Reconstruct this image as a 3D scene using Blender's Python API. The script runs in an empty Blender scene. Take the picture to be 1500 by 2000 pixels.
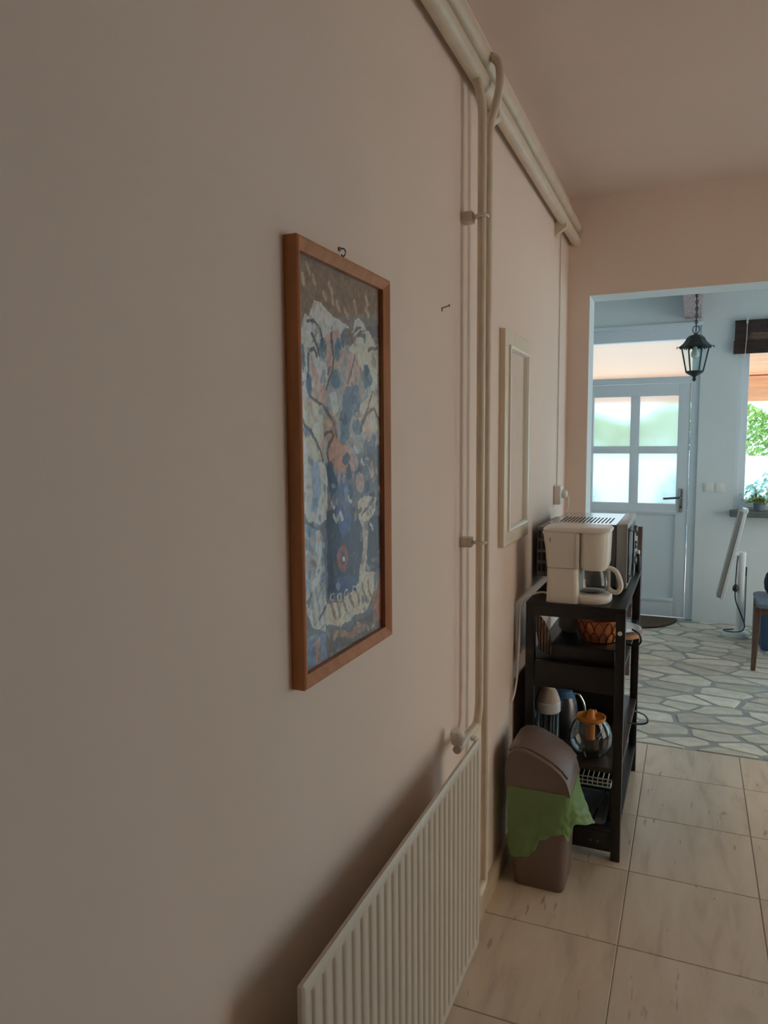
import bpy, bmesh, math, random
import numpy as np
from mathutils import Vector, Matrix

S = bpy.context.scene
COL = S.collection
PI = math.pi

# ------------------------------------------------------------------ camera
yaw, pit, rol = 0.401828, -0.0987477, -0.0073358
fw = Vector((-math.sin(yaw) * math.cos(pit), math.cos(yaw) * math.cos(pit), math.sin(pit)))
rt = Vector((math.cos(yaw), math.sin(yaw), 0)); up = rt.cross(fw)
rt2 = rt * math.cos(rol) + up * math.sin(rol); up2 = -rt * math.sin(rol) + up * math.cos(rol)
cd = bpy.data.cameras.new('camera'); cam = bpy.data.objects.new('camera', cd); COL.objects.link(cam)
m = Matrix.Identity(4)
for i in range(3):
    m[i][0] = rt2[i]; m[i][1] = up2[i]; m[i][2] = -fw[i]
m[0][3], m[1][3], m[2][3] = 0.55, 0.0, 1.456
cam.matrix_world = m
cd.sensor_fit = 'VERTICAL'; cd.sensor_height = 36.0; cd.lens = 1416.4 / 2000 * 36.0
cd.clip_start = 0.02; cd.clip_end = 300
S.camera = cam

# ------------------------------------------------------------------ sky, sun, exposure
w = bpy.data.worlds.new('sky'); S.world = w; w.use_nodes = True
bg = w.node_tree.nodes['Background']
bg.inputs[0].default_value = (0.50, 0.80, 1.0, 1); bg.inputs[1].default_value = 1.5
sd = bpy.data.lights.new('sun', 'SUN'); sd.energy = 5.0; sd.angle = 0.02; sd.color = (1.0, 0.96, 0.90)
sun = bpy.data.objects.new('sun', sd); COL.objects.link(sun)
sun.rotation_euler = Vector((0.5, -0.35, -0.8)).to_track_quat('-Z', 'Y').to_euler()
def portal(name, loc, facing, sx, sy):
    d = bpy.data.lights.new(name, 'AREA'); d.shape = 'RECTANGLE'; d.size = sx; d.size_y = sy; d.cycles.is_portal = True
    o = bpy.data.objects.new(name, d); COL.objects.link(o); o.location = loc
    o.rotation_euler = Vector(facing).to_track_quat('-Z', 'Z').to_euler()
portal('portal_side', (2.92, 4.97, 1.13), (-1, 0, 0), 2.1, 2.16)
portal('portal_far', (1.475, 6.47, 1.61), (0, -1, 0), 1.25, 1.43)
portal('portal_near', (3.12, 2.35, 1.27), (-1, 0, 0), 1.5, 2.14)
S.view_settings.view_transform = 'Standard'; S.view_settings.look = 'None'
S.view_settings.exposure = 1.17; S.view_settings.gamma = 1.0; S.view_settings.use_curve_mapping = False
S.cycles.max_bounces = 10; S.cycles.diffuse_bounces = 6; S.cycles.transmission_bounces = 8
S.cycles.transparent_max_bounces = 12; S.cycles.caustics_refractive = True; S.cycles.caustics_reflective = False
S.cycles.sample_clamp_indirect = 6.0

# ------------------------------------------------------------------ materials
MATS = {}
def mat(name, col, rough=0.6, metal=0.0, var=0.0, vscale=8.0, bump=0.0, bscale=60.0, spec=0.5, trans=0.0, ior=1.45,
        stretch=(1, 1, 1), rnd=0.0, coat=0.0, sheen=0.0, sss=0.0):
    mt = bpy.data.materials.new(name); mt.use_nodes = True; nt = mt.node_tree; N = nt.nodes; L = nt.links
    b = N['Principled BSDF']
    b.inputs['Base Color'].default_value = (*col, 1); b.inputs['Roughness'].default_value = rough
    b.inputs['Metallic'].default_value = metal; b.inputs['Specular IOR Level'].default_value = spec
    b.inputs['Transmission Weight'].default_value = trans; b.inputs['IOR'].default_value = ior
    b.inputs['Coat Weight'].default_value = coat; b.inputs['Sheen Weight'].default_value = sheen
    tc = N.new('ShaderNodeTexCoord'); mp = N.new('ShaderNodeMapping'); mp.inputs['Scale'].default_value = stretch
    L.new(tc.outputs['Object'], mp.inputs['Vector'])
    colout = None
    if var > 0:
        nz = N.new('ShaderNodeTexNoise'); nz.inputs['Scale'].default_value = vscale; nz.inputs['Detail'].default_value = 5
        L.new(mp.outputs[0], nz.inputs['Vector'])
        rp = N.new('ShaderNodeMapRange'); rp.inputs['From Min'].default_value = 0.3; rp.inputs['From Max'].default_value = 0.7
        rp.inputs['To Min'].default_value = 1 - var; rp.inputs['To Max'].default_value = 1 + var * 0.6
        L.new(nz.outputs['Fac'], rp.inputs['Value'])
        vm = N.new('ShaderNodeVectorMath'); vm.operation = 'SCALE'; vm.inputs[0].default_value = col
        L.new(rp.outputs[0], vm.inputs['Scale']); colout = vm.outputs[0]
    if rnd > 0:
        oi = N.new('ShaderNodeObjectInfo'); r2 = N.new('ShaderNodeMapRange')
        r2.inputs['To Min'].default_value = 1 - rnd; r2.inputs['To Max'].default_value = 1 + rnd * 0.5
        L.new(oi.outputs['Random'], r2.inputs['Value'])
        v2 = N.new('ShaderNodeVectorMath'); v2.operation = 'SCALE'
        if colout: L.new(colout, v2.inputs[0])
        else: v2.inputs[0].default_value = col
        L.new(r2.outputs[0], v2.inputs['Scale']); colout = v2.outputs[0]
    if colout: L.new(colout, b.inputs['Base Color'])
    if bump > 0:
        n2 = N.new('ShaderNodeTexNoise'); n2.inputs['Scale'].default_value = bscale; n2.inputs['Detail'].default_value = 6
        L.new(mp.outputs[0], n2.inputs['Vector'])
        bp = N.new('ShaderNodeBump'); bp.inputs['Strength'].default_value = bump; bp.inputs['Distance'].default_value = 0.004
        L.new(n2.outputs['Fac'], bp.inputs['Height']); L.new(bp.outputs[0], b.inputs['Normal'])
    MATS[name] = mt
    return mt

M = MATS
mat('cream_plaster', (0.85, 0.685, 0.59), 0.75, var=0.03, vscale=2.2, bump=0.12, bscale=26, spec=0.25)
mat('ceiling_paint', (0.82, 0.66, 0.58), 0.85, var=0.03, vscale=1.5, bump=0.06, bscale=40, spec=0.2)
mat('white_plaster', (0.79, 0.84, 0.86), 0.8, var=0.03, vscale=3, bump=0.2, bscale=22, spec=0.25)
mat('grout', (0.50, 0.41, 0.33), 0.9, bump=0.2)
mat('stone_grout', (0.43, 0.41, 0.38), 0.85, var=0.2, vscale=9, bump=0.4, bscale=80)
mat('stone', (0.80, 0.70, 0.57), 0.42, var=0.18, vscale=14, bump=0.25, bscale=45, rnd=0.28)
mat('baseboard_tile', (0.70, 0.55, 0.38), 0.35, var=0.12, vscale=7)
mat('cream_enamel', (0.70, 0.60, 0.50), 0.35, var=0.02, vscale=5, bump=0.05, bscale=40)
mat('pipe_paint', (0.76, 0.64, 0.50), 0.33, var=0.08, vscale=14, bump=0.1, bscale=60)
mat('orange_wood', (0.56, 0.22, 0.085), 0.45, var=0.18, vscale=10, stretch=(6, 6, 0.6), bump=0.08, bscale=40)
mat('cream_wood', (0.82, 0.70, 0.56), 0.35, var=0.05, vscale=9, stretch=(4, 4, 0.5))
mat('cream_lacquer', (0.86, 0.82, 0.76), 0.22, spec=0.7)
mat('beige_card', (0.76, 0.62, 0.53), 0.8, var=0.05, vscale=12)
mat('white_pvc', (0.77, 0.84, 0.90), 0.35, spec=0.5)
mat('white_plastic', (0.86, 0.79, 0.71), 0.3, var=0.015, vscale=5)
mat('white_gloss', (0.86, 0.86, 0.85), 0.25)
mat('black_wood', (0.018, 0.015, 0.014), 0.36, var=0.25, vscale=12, stretch=(5, 1, 5), bump=0.08, bscale=60)
mat('brown_board', (0.055, 0.030, 0.022), 0.34, var=0.25, vscale=10, stretch=(5, 1, 5))
mat('taupe_plastic', (0.20, 0.14, 0.118), 0.42, var=0.04, vscale=6, bump=0.08, bscale=300)
mat('dark_slot', (0.012, 0.010, 0.010), 0.7)
mat('oven_side', (0.13, 0.125, 0.13), 0.38, metal=0.4)
mat('oven_bezel', (0.40, 0.38, 0.36), 0.32, metal=0.4)
mat('oven_top', (0.62, 0.63, 0.64), 0.16, metal=0.9)
mat('oven_glass', (0.03, 0.03, 0.035), 0.08)
mat('steel', (0.62, 0.63, 0.64), 0.25, metal=1.0)
mat('dark_steel', (0.16, 0.16, 0.17), 0.3, metal=0.9)
mat('black_iron', (0.028, 0.034, 0.034), 0.5, var=0.3, vscale=30, bump=0.15, bscale=90)
mat('copper', (0.62, 0.21, 0.085), 0.32, metal=0.45, var=0.12, vscale=12)
mat('copper_wire', (0.16, 0.055, 0.03), 0.4, metal=0.5)
mat('pot_grey', (0.34, 0.34, 0.31), 0.3, var=0.15, vscale=20)
mat('orange_plastic', (0.80, 0.30, 0.055), 0.38, var=0.04)
mat('clear_glass', (0.97, 0.98, 0.97), 0.02, trans=1.0, ior=1.42)
mat('blue_plastic', (0.10, 0.24, 0.42), 0.35)
mat('black_plastic', (0.02, 0.02, 0.022), 0.4)
mat('grey_tray', (0.46, 0.48, 0.53), 0.38, metal=0.4, var=0.1)
mat('brown_wood', (0.15, 0.080, 0.056), 0.4, var=0.3, vscale=10, stretch=(5, 5, 0.6), bump=0.1)
mat('board_wood', (0.52, 0.28, 0.15), 0.4, var=0.2, vscale=10, stretch=(1, 5, 5))
mat('beam_wood', (0.42, 0.31, 0.31), 0.7, var=0.35, vscale=16, stretch=(6, 0.8, 6), bump=0.3)
mat('porch_wood', (0.90, 0.49, 0.29), 0.55, var=0.15, vscale=5, stretch=(0.6, 5, 5), rnd=0.12)
mat('bamboo', (0.075, 0.045, 0.040), 0.6, var=0.35, vscale=30, stretch=(0.4, 4, 4))
mat('sill_stone', (0.17, 0.19, 0.18), 0.4, var=0.15, vscale=14)
mat('mat_fibre', (0.13, 0.085, 0.055), 0.95, var=0.3, vscale=40, bump=0.6, bscale=220)
mat('slate_cushion', (0.20, 0.25, 0.31), 0.8, var=0.1, vscale=14, bump=0.2, bscale=200)
mat('navy_cloth', (0.022, 0.032, 0.058), 0.75, bump=0.2, bscale=120)
mat('navy_plastic', (0.045, 0.10, 0.20), 0.45)
mat('leaf', (0.30, 0.43, 0.11), 0.6, var=0.3, vscale=3, rnd=0.0)
mat('leaf_pale', (0.30, 0.46, 0.42), 0.6, var=0.3, vscale=5)
mat('petal', (0.75, 0.62, 0.60), 0.6)
mat('garden_wall', (0.84, 0.86, 0.86), 0.85, var=0.05)
mat('paving', (0.52, 0.53, 0.53), 0.85, var=0.15, vscale=2)
mat('bounce_ochre', (0.90, 0.66, 0.51), 0.9, var=0.06, vscale=1.5, bump=0.2)  # walls of the added house, ochre so that the bounced sunlight is warm
mat('shutter_green', (0.12, 0.22, 0.16), 0.6)
mat('roof_tile', (0.45, 0.19, 0.11), 0.8, var=0.2)

def nodes_of(name):
    mt = bpy.data.materials.new(name); mt.use_nodes = True; MATS[name] = mt
    return mt, mt.node_tree.nodes, mt.node_tree.links

# marble-look beige floor tile: pinkish grain streaks along the room, satin glaze
mt, N, L = nodes_of('floor_tile'); b = N['Principled BSDF']
tc = N.new('ShaderNodeTexCoord'); mp = N.new('ShaderNodeMapping'); mp.inputs['Scale'].default_value = (3.0, 0.55, 1)
oi = N.new('ShaderNodeObjectInfo'); ad = N.new('ShaderNodeVectorMath'); ad.operation = 'ADD'
sc = N.new('ShaderNodeVectorMath'); sc.operation = 'SCALE'; sc.inputs[0].default_value = (7, 11, 3)
L.new(oi.outputs['Random'], sc.inputs['Scale']); L.new(tc.outputs['Object'], ad.inputs[0]); L.new(sc.outputs[0], ad.inputs[1])
L.new(ad.outputs[0], mp.inputs[0])
n1 = N.new('ShaderNodeTexNoise'); n1.inputs['Scale'].default_value = 5; n1.inputs['Detail'].default_value = 7; n1.inputs['Distortion'].default_value = 0.8
L.new(mp.outputs[0], n1.inputs['Vector'])
r1 = N.new('ShaderNodeValToRGB'); r1.color_ramp.elements[0].position = 0.30; r1.color_ramp.elements[1].position = 0.66
r1.color_ramp.elements[0].color = (0.60, 0.46, 0.36, 1); r1.color_ramp.elements[1].color = (0.76, 0.62, 0.48, 1)
e = r1.color_ramp.elements.new(0.45); e.color = (0.71, 0.56, 0.42, 1)
L.new(n1.outputs['Fac'], r1.inputs[0])
n2 = N.new('ShaderNodeTexNoise'); n2.inputs['Scale'].default_value = 16; n2.inputs['Detail'].default_value = 3
L.new(mp.outputs[0], n2.inputs['Vector'])
r2 = N.new('ShaderNodeValToRGB'); r2.color_ramp.elements[0].position = 0.66; r2.color_ramp.elements[1].position = 0.74
r2.color_ramp.elements[0].color = (0, 0, 0, 1); r2.color_ramp.elements[1].color = (1, 1, 1, 1)
L.new(n2.outputs['Fac'], r2.inputs[0])
mx = N.new('ShaderNodeMix'); mx.data_type = 'RGBA'; mx.inputs[7].default_value = (0.50, 0.34, 0.25, 1)
L.new(r2.outputs[0], mx.inputs[0]); L.new(r1.outputs[0], mx.inputs[6]); L.new(mx.outputs[2], b.inputs['Base Color'])
b.inputs['Roughness'].default_value = 0.24; b.inputs['Specular IOR Level'].default_value = 0.5
bp = N.new('ShaderNodeBump'); bp.inputs['Strength'].default_value = 0.03; L.new(n1.outputs['Fac'], bp.inputs['Height']); L.new(bp.outputs[0], b.inputs['Normal'])

# window pane: clear, a little glossy
mt, N, L = nodes_of('pane_clear'); N.remove(N['Principled BSDF'])
tr = N.new('ShaderNodeBsdfTransparent'); tr.inputs[0].default_value = (0.95, 0.99, 0.99, 1); gl = N.new('ShaderNodeBsdfGlossy'); gl.inputs['Roughness'].default_value = 0.03
fr = N.new('ShaderNodeFresnel'); fr.inputs[0].default_value = 1.2
ge = N.new('ShaderNodeNewGeometry'); ml = N.new('ShaderNodeMath'); ml.operation = 'MULTIPLY'; iv = N.new('ShaderNodeMath'); iv.operation = 'SUBTRACT'; iv.inputs[0].default_value = 1
L.new(ge.outputs['Backfacing'], iv.inputs[1]); L.new(fr.outputs[0], ml.inputs[0]); L.new(iv.outputs[0], ml.inputs[1])
ms = N.new('ShaderNodeMixShader'); L.new(ml.outputs[0], ms.inputs[0]); L.new(tr.outputs[0], ms.inputs[1]); L.new(gl.outputs[0], ms.inputs[2])
L.new(ms.outputs[0], N['Material Output'].inputs[0])
# picture glass: clear with its real reflection
mt, N, L = nodes_of('picture_glass'); N.remove(N['Principled BSDF'])
tr = N.new('ShaderNodeBsdfTransparent'); gl = N.new('ShaderNodeBsdfGlossy'); gl.inputs['Roughness'].default_value = 0.04
fr = N.new('ShaderNodeFresnel'); fr.inputs[0].default_value = 1.7
ge = N.new('ShaderNodeNewGeometry'); ml = N.new('ShaderNodeMath'); ml.operation = 'MULTIPLY'; iv = N.new('ShaderNodeMath'); iv.operation = 'SUBTRACT'; iv.inputs[0].default_value = 1
L.new(ge.outputs['Backfacing'], iv.inputs[1]); L.new(fr.outputs[0], ml.inputs[0]); L.new(iv.outputs[0], ml.inputs[1])
ms = N.new('ShaderNodeMixShader'); L.new(ml.outputs[0], ms.inputs[0]); L.new(tr.outputs[0], ms.inputs[1]); L.new(gl.outputs[0], ms.inputs[2])
L.new(ms.outputs[0], N['Material Output'].inputs[0])
# frosted pane
mt, N, L = nodes_of('pane_frosted'); N.remove(N['Principled BSDF'])
rf = N.new('ShaderNodeBsdfRefraction'); rf.inputs['Roughness'].default_value = 0.28; rf.inputs['IOR'].default_value = 1.12; rf.inputs[0].default_value = (0.92, 0.98, 1, 1)
tl = N.new('ShaderNodeBsdfTranslucent'); tl.inputs[0].default_value = (0.92, 0.97, 1, 1)
ms = N.new('ShaderNodeMixShader'); ms.inputs[0].default_value = 0.22; L.new(rf.outputs[0], ms.inputs[1]); L.new(tl.outputs[0], ms.inputs[2])
L.new(ms.outputs[0], N['Material Output'].inputs[0])
# thin green bag film
mt, N, L = nodes_of('bag_film'); b = N['Principled BSDF']; b.inputs['Base Color'].default_value = (0.40, 0.60, 0.28, 1); b.inputs['Roughness'].default_value = 0.4
tl = N.new('ShaderNodeBsdfTranslucent'); tl.inputs[0].default_value = (0.45, 0.75, 0.28, 1)
tp = N.new('ShaderNodeBsdfTransparent'); tp.inputs[0].default_value = (0.45, 0.85, 0.35, 1)
ms = N.new('ShaderNodeMixShader'); ms.inputs[0].default_value = 0.5; L.new(b.outputs[0], ms.inputs[1]); L.new(tl.outputs[0], ms.inputs[2])
m2 = N.new('ShaderNodeMixShader'); m2.inputs[0].default_value = 0.12; L.new(ms.outputs[0], m2.inputs[1]); L.new(tp.outputs[0], m2.inputs[2])
L.new(m2.outputs[0], N['Material Output'].inputs[0])
# painted print: colour stored on the sheet
mt, N, L = nodes_of('painted_sheet'); b = N['Principled BSDF']; b.inputs['Roughness'].default_value = 0.7
at = N.new('ShaderNodeAttribute'); at.attribute_name = 'paint'
tc = N.new('ShaderNodeTexCoord'); nz = N.new('ShaderNodeTexNoise'); nz.inputs['Scale'].default_value = 70; nz.inputs['Detail'].default_value = 4
L.new(tc.outputs['Object'], nz.inputs['Vector'])
mr = N.new('ShaderNodeMapRange'); mr.inputs['To Min'].default_value = 0.8; mr.inputs['To Max'].default_value = 1.2; L.new(nz.outputs['Fac'], mr.inputs['Value'])
vm = N.new('ShaderNodeVectorMath'); vm.operation = 'SCALE'; L.new(at.outputs['Color'], vm.inputs[0]); L.new(mr.outputs[0], vm.inputs['Scale'])
L.new(vm.outputs[0], b.inputs['Base Color'])
# patterned woven mitt
mt, N, L = nodes_of('mitt_cloth'); b = N['Principled BSDF']; b.inputs['Roughness'].default_value = 0.9
tc = N.new('ShaderNodeTexCoord'); mp = N.new('ShaderNodeMapping'); mp.inputs['Rotation'].default_value = (0.7, 0, 0)
ck = N.new('ShaderNodeTexChecker'); ck.inputs['Scale'].default_value = 130
ck.inputs[1].default_value = (0.42, 0.24, 0.15, 1); ck.inputs[2].default_value = (0.60, 0.50, 0.42, 1)
wv = N.new('ShaderNodeTexWave'); wv.inputs['Scale'].default_value = 30; wv.inputs['Distortion'].default_value = 1.5
mx = N.new('ShaderNodeMix'); mx.data_type = 'RGBA'; mx.inputs[7].default_value = (0.10, 0.07, 0.06, 1)
L.new(tc.outputs['Object'], mp.inputs[0]); L.new(mp.outputs[0], ck.inputs[0]); L.new(mp.outputs[0], wv.inputs[0])
gt = N.new('ShaderNodeMath'); gt.operation = 'GREATER_THAN'; gt.inputs[1].default_value = 0.72; L.new(wv.outputs['Fac'], gt.inputs[0])
L.new(gt.outputs[0], mx.inputs[0]); L.new(ck.outputs[0], mx.inputs[6]); L.new(mx.outputs[2], b.inputs['Base Color'])

# ------------------------------------------------------------------ mesh helpers
def link(name, me, material=None, parent=None, loc=None, rotz=0.0):
    o = bpy.data.objects.new(name, me)
    COL.objects.link(o)
    if material is not None and me is not None:
        me.materials.append(M[material])
    if parent is not None: o.parent = parent
    if loc is not None: o.location = loc
    if rotz: o.rotation_euler = (0, 0, rotz)
    return o
class MB:
    """collects shapes, build() links them as one mesh object"""
    def __init__(s): s.b = bmesh.new()
    def _add(s, verts, faces, mi=0):
        vs = [s.b.verts.new(v) for v in verts]
        for f in faces:
            try:
                fc = s.b.faces.new([vs[i] for i in f]); fc.material_index = mi
            except ValueError: pass
        return vs
    def box(s, x0, x1, y0, y1, z0, z1, mi=0):
        v = [(x, y, z) for x in (x0, x1) for y in (y0, y1) for z in (z0, z1)]
        s._add(v, [(0, 1, 3, 2), (4, 6, 7, 5), (0, 4, 5, 1), (2, 3, 7, 6), (0, 2, 6, 4), (1, 5, 7, 3)], mi); return s
    def prism(s, pts, axis, a0, a1):
        """polygon pts in the two other axes, extruded along axis from a0 to a1"""
        n = len(pts)
        def mk(p, a):
            return {0: (a, p[0], p[1]), 1: (p[0], a, p[1]), 2: (p[0], p[1], a)}[axis]
        v = [mk(p, a0) for p in pts] + [mk(p, a1) for p in pts]
        s._add(v, [tuple(range(n))[::-1], tuple(range(n, 2 * n))] + [(i, (i + 1) % n, n + (i + 1) % n, n + i) for i in range(n)]); return s
    def tube(s, path, r, n=10, closed=False, cap=True):
        P = [Vector(p) for p in path]; k = len(P)
        R = r if isinstance(r, (list, tuple)) else [r] * k
        T = []
        for i in range(k):
            if closed: t = P[(i + 1) % k] - P[i - 1]
            else: t = P[min(i + 1, k - 1)] - P[max(i - 1, 0)]
            T.append(t.normalized())
        nrm = T[0].orthogonal().normalized(); rings = []
        for i in range(k):
            nrm = (nrm - T[i] * nrm.dot(T[i]))
            nrm = nrm.normalized() if nrm.length > 1e-6 else T[i].orthogonal().normalized()
            bn = T[i].cross(nrm)
            rings.append([s.b.verts.new(P[i] + (nrm * math.cos(2 * PI * j / n) + bn * math.sin(2 * PI * j / n)) * R[i]) for j in range(n)])
        for i in range(k if closed else k - 1):
            a, c = rings[i], rings[(i + 1) % k]
            for j in range(n):
                s.b.faces.new((a[j], a[(j + 1) % n], c[(j + 1) % n], c[j]))
        if cap and not closed:
            s.b.faces.new(rings[0][::-1]); s.b.faces.new(rings[-1])
        return s
    def lathe(s, prof, c=(0, 0, 0), n=28, cap=True, axis=2):
        rings = []
        for r, z in prof:
            ring = []
            for j in range(n):
                a = 2 * PI * j / n; p = [max(r, 1e-4) * math.cos(a), max(r, 1e-4) * math.sin(a), z]
                if axis == 0: p = [p[2], p[0], p[1]]
                elif axis == 1: p = [p[1], p[2], p[0]]
                ring.append(s.b.verts.new((c[0] + p[0], c[1] + p[1], c[2] + p[2])))
            rings.append(ring)
        for a, d in zip(rings, rings[1:]):
            for j in range(n): s.b.faces.new((a[j], a[(j + 1) % n], d[(j + 1) % n], d[j]))
        if cap:
            s.b.faces.new(rings[0][::-1]); s.b.faces.new(rings[-1])
        return s
    def loft(s, secs, cap=True, q=5):
        """stack of rounded rectangles (cx, cy, hx, hy, radius, z)"""
        rings = []
        for cx, cy, hx, hy, r, z in secs:
            r = min(r, hx, hy); ring = []
            for qx, qy, a0 in ((1, 1, 0), (-1, 1, 90), (-1, -1, 180), (1, -1, 270)):
                for k in range(q + 1):
                    a = math.radians(a0 + 90 * k / q)
                    ring.append(s.b.verts.new((cx + qx * (hx - r) + r * math.cos(a), cy + qy * (hy - r) + r * math.sin(a), z)))
            rings.append(ring)
        n = len(rings[0])
        for a, d in zip(rings, rings[1:]):
            for j in range(n): s.b.faces.new((a[j], a[(j + 1) % n], d[(j + 1) % n], d[j]))
        if cap:
            s.b.faces.new(rings[0][::-1]); s.b.faces.new(rings[-1])
        return s
    def grid(s, fn, nu, nv, closed_u=False):
        vs = [[s.b.verts.new(fn(i / (nu if closed_u else nu - 1), j / (nv - 1))) for j in range(nv)] for i in range(nu)]
        for i in range(nu if closed_u else nu - 1):
            for j in range(nv - 1):
                s.b.faces.new((vs[i][j], vs[(i + 1) % nu][j], vs[(i + 1) % nu][j + 1], vs[i][j + 1]))
        return s
    def mesh(s, name, smooth=False, bevel=0.0, seg=2, weld=0.0, angle=35):
        bm = s.b
        if weld: bmesh.ops.remove_doubles(bm, verts=bm.verts, dist=weld)
        bmesh.ops.recalc_face_normals(bm, faces=bm.faces)
        if bevel:
            ed = [e for e in bm.edges if len(e.link_faces) == 2 and e.calc_face_angle(0) > 0.5]
            bmesh.ops.bevel(bm, geom=ed, offset=bevel, segments=seg, affect='EDGES', profile=0.6, clamp_overlap=True)
            smooth = True
        if smooth:
            for f in bm.faces: f.smooth = True
            for e in bm.edges:
                if len(e.link_faces) == 2 and e.calc_face_angle(0) > math.radians(angle): e.smooth = False
        me = bpy.data.meshes.new(name); bm.to_mesh(me); bm.free()
        return me
    def build(s, name, material, parent=None, smooth=False, bevel=0.0, seg=2, loc=None, rotz=0.0, weld=0.0, angle=35):
        return link(name, s.mesh(name, smooth, bevel, seg, weld, angle), material, parent, loc, rotz)
def tag(o, label, cat, group=None):
    o['label'] = label; o['category'] = cat
    if group: o['group'] = group
    return o
def thing(name, label, cat, loc=(0, 0, 0), rotz=0.0, group=None):
    o = bpy.data.objects.new(name, None); COL.objects.link(o); o.empty_display_size = 0.05
    o.location = loc; o.rotation_euler = (0, 0, rotz)
    return tag(o, label, cat, group)
def struct(o):
    o['kind'] = 'structure'; return o
def stuff(o):
    o['kind'] = 'stuff'; return o
def arc(c, r, a0, a1, n, plane='xz', ry=None):
    out = []
    for i in range(n + 1):
        a = math.radians(a0 + (a1 - a0) * i / n); p, q = r * math.cos(a), (ry or r) * math.sin(a)
        out.append({'xz': (c[0] + p, c[1], c[2] + q), 'yz': (c[0], c[1] + p, c[2] + q), 'xy': (c[0] + p, c[1] + q, c[2])}[plane])
    return out
def smoothpath(pts, n=6):
    """smooth curve through the points, tangents kept short so that it never loops"""
    P = [Vector(p) for p in pts]; k = len(P); T = []
    for i in range(k):
        a, c = P[max(i - 1, 0)], P[min(i + 1, k - 1)]
        T.append((c - a).normalized() * min((P[i] - a).length or 9, (c - P[i]).length or 9))
    out = []
    for i in range(k - 1):
        for j in range(n):
            t = j / n; t2, t3 = t * t, t ** 3
            out.append(P[i] * (2 * t3 - 3 * t2 + 1) + T[i] * (t3 - 2 * t2 + t) + P[i + 1] * (3 * t2 - 2 * t3) + T[i + 1] * (t3 - t2))
    out.append(P[-1]); return out
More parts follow.
